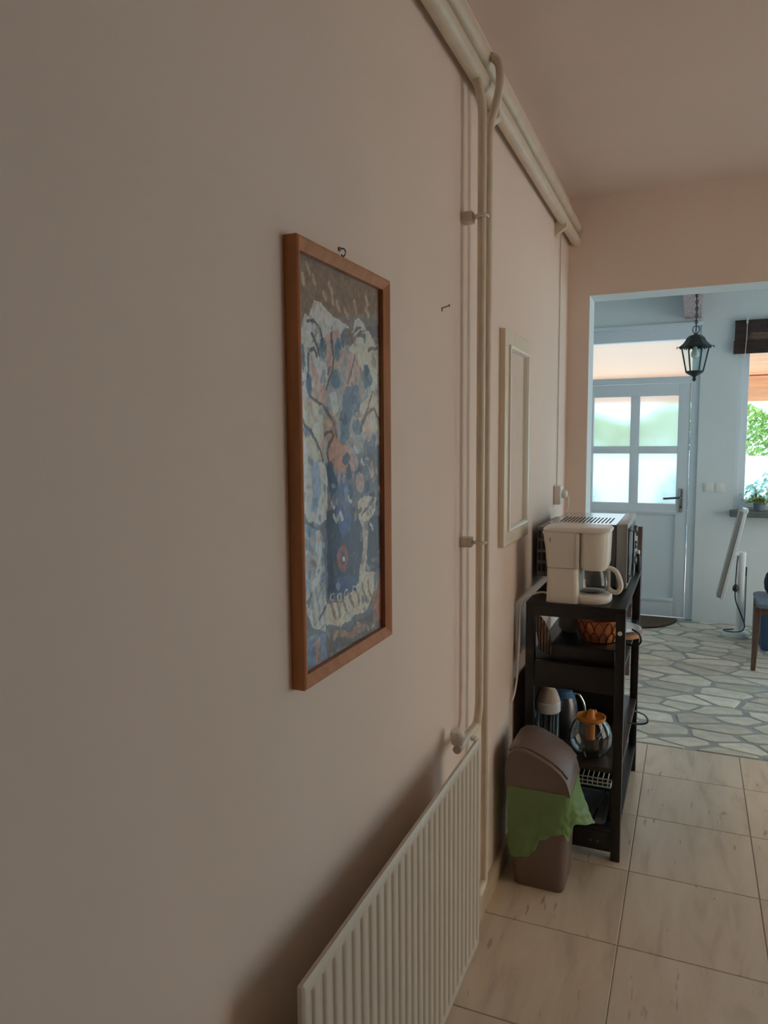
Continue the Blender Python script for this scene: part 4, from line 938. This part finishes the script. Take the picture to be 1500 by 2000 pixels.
# glass teapot with orange lid and strainer
tp = thing('glass_teapot', 'round glass teapot with orange lid and tea strainer on the brown shelf', 'teapot', (0.246, 2.590, 0.330))
MB().lathe([(0.030, 0.001), (0.044, 0.002), (0.060, 0.016), (0.0735, 0.048), (0.0735, 0.078), (0.064, 0.110), (0.050, 0.128), (0.048, 0.134), (0.0465, 0.134), (0.0485, 0.127), (0.0625, 0.109), (0.072, 0.078), (0.072, 0.048), (0.059, 0.018), (0.043, 0.004), (0.002, 0.004)], n=40).build('glass_body', 'clear_glass', tp, smooth=True)
ll = MB().lathe([(0.046, 0.126), (0.051, 0.136), (0.052, 0.142), (0.049, 0.143), (0.040, 0.136), (0.018, 0.133), (0.013, 0.140), (0.011, 0.158), (0.009, 0.164), (0.002, 0.166)], n=32).build('lid', 'orange_plastic', tp, smooth=True)
MB().lathe([(0.015, 0.058), (0.015, 0.126), (0.044, 0.130)], n=20).build('strainer', 'orange_plastic', ll, smooth=True)
MB().box(-0.014, 0.014, 0.020, 0.060, 0.138, 0.146).build('lid_grip', 'orange_plastic', ll, bevel=0.004)
MB().tube(smoothpath([(0.02, 0.055, 0.118), (0.03, 0.085, 0.120), (0.035, 0.105, 0.090), (0.03, 0.100, 0.05), (0.02, 0.066, 0.035)]), 0.006, 10).build('handle', 'clear_glass', tp, smooth=True)
# blender jug with white collar
bj = thing('blender_jug', 'clear blender jug with white collar and beige dome lid behind the bin', 'jug', (0.091, 2.600, 0.330))
MB().lathe([(0.034, 0.0), (0.036, 0.004), (0.040, 0.12), (0.042, 0.142), (0.040, 0.142), (0.038, 0.12), (0.034, 0.008), (0.002, 0.006)], n=32).build('glass_jug', 'clear_glass', bj, smooth=True)
for k in range(6):
    a = k * PI / 3; MB().tube([(0.0385 * math.cos(a), 0.0385 * math.sin(a), 0.01), (0.0425 * math.cos(a), 0.0425 * math.sin(a), 0.135)], 0.003, 6).build('glass_rib', 'clear_glass', bj)
MB().lathe([(0.043, 0.136), (0.046, 0.140), (0.046, 0.172), (0.043, 0.176)], n=32).build('collar', 'white_gloss', bj, smooth=True)
MB().lathe([(0.044, 0.176), (0.042, 0.186), (0.034, 0.208), (0.026, 0.220), (0.022, 0.222), (0.022, 0.232), (0.018, 0.236), (0.002, 0.237)], n=28).build('dome_lid', 'beige_card', bj, smooth=True)
# kettle with blue lid behind
kt = thing('kettle', 'dark kettle with blue lid and bent steel handle behind the blender jug', 'kettle', (0.125, 2.745, 0.330))
MB().lathe([(0.052, 0.0), (0.056, 0.004), (0.058, 0.06), (0.050, 0.13), (0.042, 0.150)], n=30).build('body', 'dark_steel', kt, smooth=True)
MB().lathe([(0.043, 0.150), (0.044, 0.158), (0.030, 0.172), (0.006, 0.176), (0.004, 0.184), (0.001, 0.185)], n=26).build('lid', 'blue_plastic', kt, smooth=True)
MB().tube(smoothpath([(0.030, 0, 0.165), (0.056, 0, 0.160), (0.076, 0, 0.125), (0.078, 0, 0.080), (0.060, 0, 0.050)]), 0.0055, 10).build('handle', 'steel', kt, smooth=True)
# wire rack under the brown shelf, tray with a skewer below
wr_ = thing('wire_rack', 'pale wire oven rack stored below the brown shelf board', 'rack', (0.195, 2.66, 0.240))
MB().tube([(x, y, 0.005) for x, y in ((-0.128, -0.13), (0.128, -0.13), (0.128, 0.13), (-0.128, 0.13))], 0.003, 6, closed=True).build('rim_wire', 'white_gloss', wr_)
for k in range(15): MB().tube([(-0.119 + k * 0.017, -0.13, 0.005), (-0.119 + k * 0.017, -0.13, 0.034), (-0.119 + k * 0.017, 0.13, 0.034)], 0.0022, 5).build('wire', 'white_gloss', wr_)
for z in (0.006, 0.020, 0.034): MB().tube([(-0.128, -0.131, z), (0.128, -0.131, z)], 0.0026, 5).build('cross_wire', 'white_gloss', wr_)
for s_ in (-1, 1): MB().box(s_ * 0.128 - 0.004, s_ * 0.128 + 0.004, -0.12, 0.12, -0.1215, 0.004).build('side_stand', 'black_wood', wr_)
ty = thing('grey_tray', 'shallow grey metal tray on the lowest shelf of the unit', 'tray', (0.195, 2.62, 0.118))
MB().loft([(0, 0, 0.112, 0.115, 0.012, 0.0), (0, 0, 0.114, 0.118, 0.014, 0.010), (0, 0, 0.118, 0.122, 0.014, 0.011), (0, 0, 0.111, 0.114, 0.012, 0.0095), (0, 0, 0.108, 0.111, 0.012, 0.003)]).build('tray_sheet', 'grey_tray', ty, smooth=True)
sk2 = thing('skewer', 'thin steel skewer with black grip lying across the grey tray', 'skewer', (0.272, 2.515, 0.133))
MB().tube([(0.006, 0.05, 0.010), (0.022, 0.155, 0.032)], 0.002, 6).build('rod', 'steel', sk2)
MB().tube([(0, 0, 0), (0.007, 0.052, 0.0105)], 0.0042, 8).build('grip', 'black_plastic', sk2, smooth=True)
# loose cables on the room side of the shelves
for z, y, r, lab in ((0.655, 2.72, 0.030, 'dark thin cable loop hanging beside the middle shelf board'), (0.385, 2.86, 0.055, 'grey-blue cable loop hanging out over the brown shelf edge')):
    o = MB().tube(smoothpath([(0, 0, 0.03), (r * 0.8, 0.01, 0.012), (r, 0.03, -0.02), (r * 0.6, 0.05, -0.040), (0.0, 0.06, -0.046), (-0.02, 0.07, -0.047)]), 0.0035, 8).build('loose_cable', 'black_plastic' if z > 0.5 else 'slate_cushion', None, smooth=True, loc=(0.368 if z > 0.5 else 0.368, y, z + (0.082 if z > 0.5 else 0)))
    tag(o, lab, 'cable')

# ------------------------------------------------------------------ lantern in the entry
bm_ = MB().box(0.459, 0.579, 3.745, 6.20, 2.372, CZ).build('ceiling_beam', 'beam_wood', None, bevel=0.006)
tag(bm_, 'weathered wooden ceiling beam running to the wall above the door', 'beam')
LN = (0.545, 4.80, 1.794)
ln = thing('lantern', 'black iron hanging lantern with glass panes below the wooden beam', 'lantern', LN)
prf = [(0.002, 0.287), (0.010, 0.284), (0.012, 0.276), (0.034, 0.272), (0.050, 0.258), (0.057, 0.243), (0.060, 0.238), (0.074, 0.222), (0.092, 0.208), (0.094, 0.204), (0.090, 0.204), (0.058, 0.232)]
MB().lathe(prf, n=6, cap=False).build('roof', 'black_iron', ln)
sc_ = MB()
for k in range(6):
    a0, a1 = k * PI / 3, (k + 1) * PI / 3
    for j in range(4):
        t0, t1 = j / 4, (j + 1) / 4
        P_ = lambda t: Vector((0.091 * (math.cos(a0) * (1 - t) + math.cos(a1) * t), 0.091 * (math.sin(a0) * (1 - t) + math.sin(a1) * t), 0.205))
        a, b_, c = P_(t0), P_(t1), P_((t0 + t1) / 2); c.z -= 0.012
        sc_._add([a, b_, c, a * 0.97 + Vector((0, 0, 0.006)), b_ * 0.97 + Vector((0, 0, 0.006)), Vector((c.x * 0.97, c.y * 0.97, c.z))], [(0, 1, 2), (3, 5, 4), (0, 2, 5, 3), (1, 4, 5, 2), (0, 3, 4, 1)])
sc_.build('scalloped_edge', 'black_iron', ln)
for k in range(6):
    a = k * PI / 3
    MB().tube([(0.0765 * math.cos(a), 0.0765 * math.sin(a), 0.206), (0.047 * math.cos(a), 0.047 * math.sin(a), 0.058)], 0.0045, 6).build('bar', 'black_iron', ln)
    MB().tube([(0.093 * math.cos(a), 0.093 * math.sin(a), 0.206), (0.101 * math.cos(a), 0.101 * math.sin(a), 0.206), (0.103 * math.cos(a), 0.103 * math.sin(a), 0.197)], 0.003, 6).build('eave_tip', 'black_iron', ln)
    b2 = a + PI / 3
    pnm = MB(); q = [(0.073 * math.cos(a), 0.073 * math.sin(a), 0.203), (0.073 * math.cos(b2), 0.073 * math.sin(b2), 0.203), (0.0455 * math.cos(b2), 0.0455 * math.sin(b2), 0.060), (0.0455 * math.cos(a), 0.0455 * math.sin(a), 0.060)]
    pnm._add(q + [(x * 0.97, y * 0.97, z) for x, y, z in q], [(0, 1, 2, 3), (7, 6, 5, 4), (0, 4, 5, 1), (1, 5, 6, 2), (2, 6, 7, 3), (3, 7, 4, 0)]); pnm.build('glass_pane', 'pane_clear', ln)
MB().lathe([(0.050, 0.062), (0.052, 0.056), (0.044, 0.048), (0.024, 0.036), (0.012, 0.030), (0.008, 0.022), (0.011, 0.012), (0.009, 0.006), (0.002, 0.0)], n=12).build('base_cup', 'black_iron', ln, smooth=True)
MB().tube([(0, 0, 0.27), (0, 0, 0.205)], 0.012, 10).build('lamp_holder', 'black_iron', ln)
MB().lathe([(0.009, 0.208), (0.014, 0.190), (0.024, 0.165), (0.022, 0.148), (0.012, 0.138), (0.001, 0.135)], n=18).build('bulb', 'white_gloss', ln, smooth=True)
MB().tube([(0.019 * math.cos(k * PI / 8), 0, 0.306 + 0.022 * math.sin(k * PI / 8)) for k in range(16)], 0.0025, 6, closed=True).build('ring', 'black_iron', ln, smooth=True)
zc = 0.322; k = 0
while zc < 0.555:
    pts = [(0.0075 * math.cos(j * PI / 5), 0, 0.013 * math.sin(j * PI / 5)) for j in range(10)]
    pts = [((x, 0, z) if k % 2 else (0, x, z)) for x, y, z in pts]
    MB().tube([(x, y, z + zc + 0.008) for x, y, z in pts], 0.0022, 5, closed=True).build('chain_link', 'black_iron', ln, smooth=True)
    zc += 0.0195; k += 1
MB().tube([(0, 0, 0.29), (0.002, 0, 0.4), (-0.002, 0, 0.5), (0, 0, 0.578)], 0.0032, 6).build('flex', 'black_iron', ln)

# ------------------------------------------------------------------ blind, switches, sill plant
bl = thing('bamboo_blind', 'dark brown bamboo roman blind pulled up over the far window', 'blind', (1.46, 6.16, 2.086))
MB().box(-0.645, 0.665, 0.0, 0.035, 0.232, 0.246).build('head_rail', 'bamboo', bl, bevel=0.002)
mb = MB()
for k in range(22): mb.tube([(-0.645, 0.006, 0.085 + k * 0.0068), (0.665, 0.006, 0.085 + k * 0.0068)], 0.0034, 5)
stuff(mb.build('hanging_reeds', 'bamboo', bl))
mb = MB()
for j in range(4):
    for k in range(14): mb.tube([(-0.650, -0.012 + j * 0.011, 0.002 + k * 0.0068), (0.668, -0.012 + j * 0.011, 0.002 + k * 0.0068)], 0.0034, 5)
stuff(mb.build('folded_reeds', 'bamboo', bl))
MB().tube([(-0.565, -0.018, 0.28), (-0.565, -0.018, 0.12), (-0.572, -0.018, -0.02)], 0.0022, 5).build('pull_cord', 'white_gloss', bl)
MB().box(-0.573, -0.557, -0.022, -0.004, 0.215, 0.262).build('cord_cleat', 'steel', bl, bevel=0.002)
for i, x in enumerate((0.676, 0.750)):
    sw = thing('light_switch', 'white wall switch next to the door frame' if i == 0 else 'white wall switch on the window side of its twin', 'switch', (x, 6.2, 1.07), 0, 'switches between door and window')
    MB().box(-0.036, 0.036, -0.008, 0, -0.036, 0.036).build('switch_plate', 'white_gloss', sw, bevel=0.003)
    MB().box(-0.026, 0.026, -0.012, -0.008, -0.026, 0.026).build('rocker', 'white_gloss', sw, bevel=0.002)
ft = thing('flower_pot', 'grey pot of small red and white flowers on the window sill', 'potted plant', (1.03, 6.155, 0.90))
MB().lathe([(0.028, 0), (0.034, 0.004), (0.044, 0.052), (0.046, 0.055), (0.040, 0.055), (0.036, 0.045), (0.002, 0.044)], n=20).build('pot', 'slate_cushion', ft, smooth=True)
rng = random.Random(8)
stuff(leaves('foliage', 170, lambda: (rng.gauss(0, 0.05), rng.gauss(0, 0.018), 0.060 + abs(rng.gauss(0, 0.028))), 0.016, 'leaf', ft))
stuff(leaves('blossoms', 26, lambda: (rng.gauss(0, 0.045), rng.gauss(-0.01, 0.015), 0.085 + abs(rng.gauss(0, 0.02))), 0.010, 'petal', ft))

# ------------------------------------------------------------------ pedestal heater, door mat
ht = thing('pedestal_heater', 'white pedestal heater with a slim tilted panel and black cord', 'heater', (0.880, 5.83, 0))
MB().lathe([(0.088, 0.0), (0.092, 0.006), (0.092, 0.030), (0.086, 0.038), (0.05, 0.042), (0.028, 0.050)], n=36).build('round_base', 'white_gloss', ht, smooth=True, angle=50)
MB().tube([(0.028, 0, 0.045), (0.028, 0, 0.615)], 0.026, 20).build('post', 'white_gloss', ht, smooth=True)
MB().lathe([(0.027, 0.615), (0.026, 0.625), (0.015, 0.632), (0.001, 0.633)], (0.028, 0, 0), 20).build('post_cap', 'white_gloss', ht, smooth=True)
MB().box(-0.020, 0.012, -0.018, 0.018, 0.585, 0.622).build('tilt_bracket', 'white_gloss', ht, bevel=0.003)
def tilt(mb, cx=-0.020, cz=0.60, ang=math.radians(11.5)):
    for v in mb.b.verts:
        x, z = v.co.x, v.co.z; v.co.x = cx + x * math.cos(ang) + z * math.sin(ang); v.co.z = cz - x * math.sin(ang) + z * math.cos(ang)
    return mb
tilt(MB().box(-0.026, 0.0, -0.075, 0.075, -0.335, 0.345)).build('panel_body', 'white_gloss', ht, bevel=0.006)
tilt(MB().box(-0.052, -0.027, -0.070, 0.070, -0.325, 0.33)).build('reflector', 'oven_bezel', ht, bevel=0.004)
tilt(MB().box(-0.034, 0.004, -0.078, 0.078, 0.32, 0.350)).build('end_cap', 'white_gloss', ht, bevel=0.006)
cr = MB().tube(smoothpath([(0.000, -0.022, 0.60), (-0.006, -0.030, 0.56), (-0.010, -0.032, 0.45), (-0.012, -0.032, 0.36), (-0.008, -0.034, 0.28), (0.020, -0.036, 0.20), (0.048, -0.036, 0.13), (0.058, -0.04, 0.085), (0.04, -0.06, 0.055), (-0.02, -0.075, 0.046), (-0.075, -0.05, 0.045), (-0.07, -0.02, 0.046), (-0.01, -0.02, 0.055)], 6), 0.0042, 8).build('power_cord', 'black_plastic', ht, smooth=True)
MB().tube([(0.058, -0.014, 0.45), (0.058, -0.014, 0.08)], 0.004, 8).build('cable_clip', 'dark_steel', ht, smooth=True)
MB().lathe([(0.008, 0.335), (0.020, 0.345), (0.021, 0.365), (0.012, 0.385), (0.006, 0.39)], (-0.011, -0.034, 0), 12).build('plug', 'black_plastic', cr, smooth=True)
MB().box(0.045, 0.062, -0.012, 0.012, 0.45, 0.52).build('thermostat', 'dark_steel', ht, bevel=0.003)
dm = thing('door_mat', 'brown half-round fibre mat lying before the entrance door', 'mat', (0.11, 6.185, 0))
pts = [(0.36 * math.cos(a), -0.40 * math.sin(a)) for a in [k * PI / 28 for k in range(29)]]
MB().prism(pts, 2, 0.002, 0.013).build('fibre_pile', 'mat_fibre', dm)
MB().prism([(x * 1.03, y * 1.03) for x, y in pts], 2, 0.0005, 0.006).build('rubber_edge', 'black_plastic', dm)

# ------------------------------------------------------------------ chairs in the entry
def leg(mb_name, p0, p1, r0, r1, parent, material='brown_wood'):
    mb = MB(); mb.loft([(p0[0], p0[1], r0, r0, r0 * 0.3, p0[2]), (p1[0], p1[1], r1, r1, r1 * 0.3, p1[2])], q=2); return mb.build(mb_name, material, parent)
ch = thing('dining_chair', 'dark brown ladder-back wooden chair standing just past the opening', 'chair', (0.045, 4.78, 0))
for s_ in (-1, 1):
    leg('back_post', (s_ * 0.205, 0.188, 0), (s_ * 0.207, 0.205, 0.882), 0.016, 0.0145, ch)
    leg('front_leg', (s_ * 0.172, -0.175, 0), (s_ * 0.175, -0.17, 0.425), 0.015, 0.017, ch)
    MB().tube([(s_ * 0.174, -0.17, 0.20), (s_ * 0.204, 0.19, 0.20)], 0.009, 8).build('stretcher', 'brown_wood', ch)
MB().loft([(0, 0.005, 0.200, 0.200, 0.03, 0.425), (0, 0.005, 0.205, 0.203, 0.03, 0.432), (0, 0.005, 0.205, 0.203, 0.03, 0.446), (0, 0.005, 0.198, 0.196, 0.03, 0.450)]).build('seat', 'brown_wood', ch, smooth=True, angle=40)
for z in (0.835, 0.70, 0.58): MB().box(-0.192, 0.192, 0.192, 0.210, z - 0.014, z + 0.014).build('back_rail', 'brown_wood', ch, bevel=0.003)
ch2 = thing('side_chair', 'wooden chair with slate-grey seat pad under the window', 'chair', (1.16, 5.14, 0))
for s_ in (-1, 1):
    leg('leg', (s_ * 0.218, -0.150, 0), (s_ * 0.205, -0.155, 0.405), 0.013, 0.020, ch2)
    leg('leg', (s_ * 0.195, 0.150, 0), (s_ * 0.19, 0.155, 0.405), 0.012, 0.018, ch2)
MB().box(-0.20, 0.20, -0.17, 0.17, 0.360, 0.408).build('seat_frame', 'brown_wood', ch2, bevel=0.004)
MB().loft([(0, -0.02, 0.205, 0.195, 0.02, 0.410), (0, -0.02, 0.212, 0.200, 0.03, 0.420), (0, -0.02, 0.212, 0.200, 0.03, 0.436), (0, -0.02, 0.195, 0.185, 0.03, 0.446)]).build('seat_pad', 'slate_cushion', ch2, smooth=True, angle=60)
bgk = thing('cloth_bag', 'dark navy cloth bag slumped on the grey chair seat', 'bag', (1.20, 5.20, 0.446))
def bag(u, v):
    a = 2 * PI * u; k = (1 - (2 * v - 1) ** 4 * 0.15) if v < 0.5 else max(0.02, (1 - (2 * v - 1) ** 2.2)) ** 0.7
    return (0.195 * k * math.copysign(abs(math.cos(a)) ** 0.7, math.cos(a)) + 0.006 * math.sin(7 * a + 9 * v), 0.085 * k * math.copysign(abs(math.sin(a)) ** 0.7, math.sin(a)), 0.002 + 0.215 * v + 0.01 * math.sin(5 * a) * v * (1 - v))
mbg = MB().grid(bag, 32, 16, closed_u=True); bmesh.ops.holes_fill(mbg.b, edges=[e for e in mbg.b.edges if len(e.link_faces) == 1], sides=0)
mbg.build('bag_body', 'navy_cloth', bgk, smooth=True, angle=80)
MB().tube(arc((0, 0, 0.20), 0.07, 0, 180, 12, 'xz', 0.06), 0.006, 8).build('strap', 'navy_cloth', bgk, smooth=True)
cr_ = thing('storage_crate', 'dark blue plastic crate on the stone floor behind the chair', 'crate', (1.26, 5.63, 0))
MB().loft([(0, 0, 0.235, 0.14, 0.02, 0.0), (0, 0, 0.250, 0.15, 0.02, 0.28), (0, 0, 0.255, 0.155, 0.02, 0.282), (0, 0, 0.255, 0.155, 0.02, 0.30), (0, 0, 0.243, 0.143, 0.02, 0.30), (0, 0, 0.228, 0.133, 0.02, 0.012)]).build('crate_body', 'navy_plastic', cr_, smooth=True, angle=40)
for s_ in (-1, 1): MB().box(s_ * 0.2505 - 0.004, s_ * 0.2505 + 0.004, -0.045, 0.045, 0.22, 0.25).build('handle_slot', 'dark_slot', cr_)
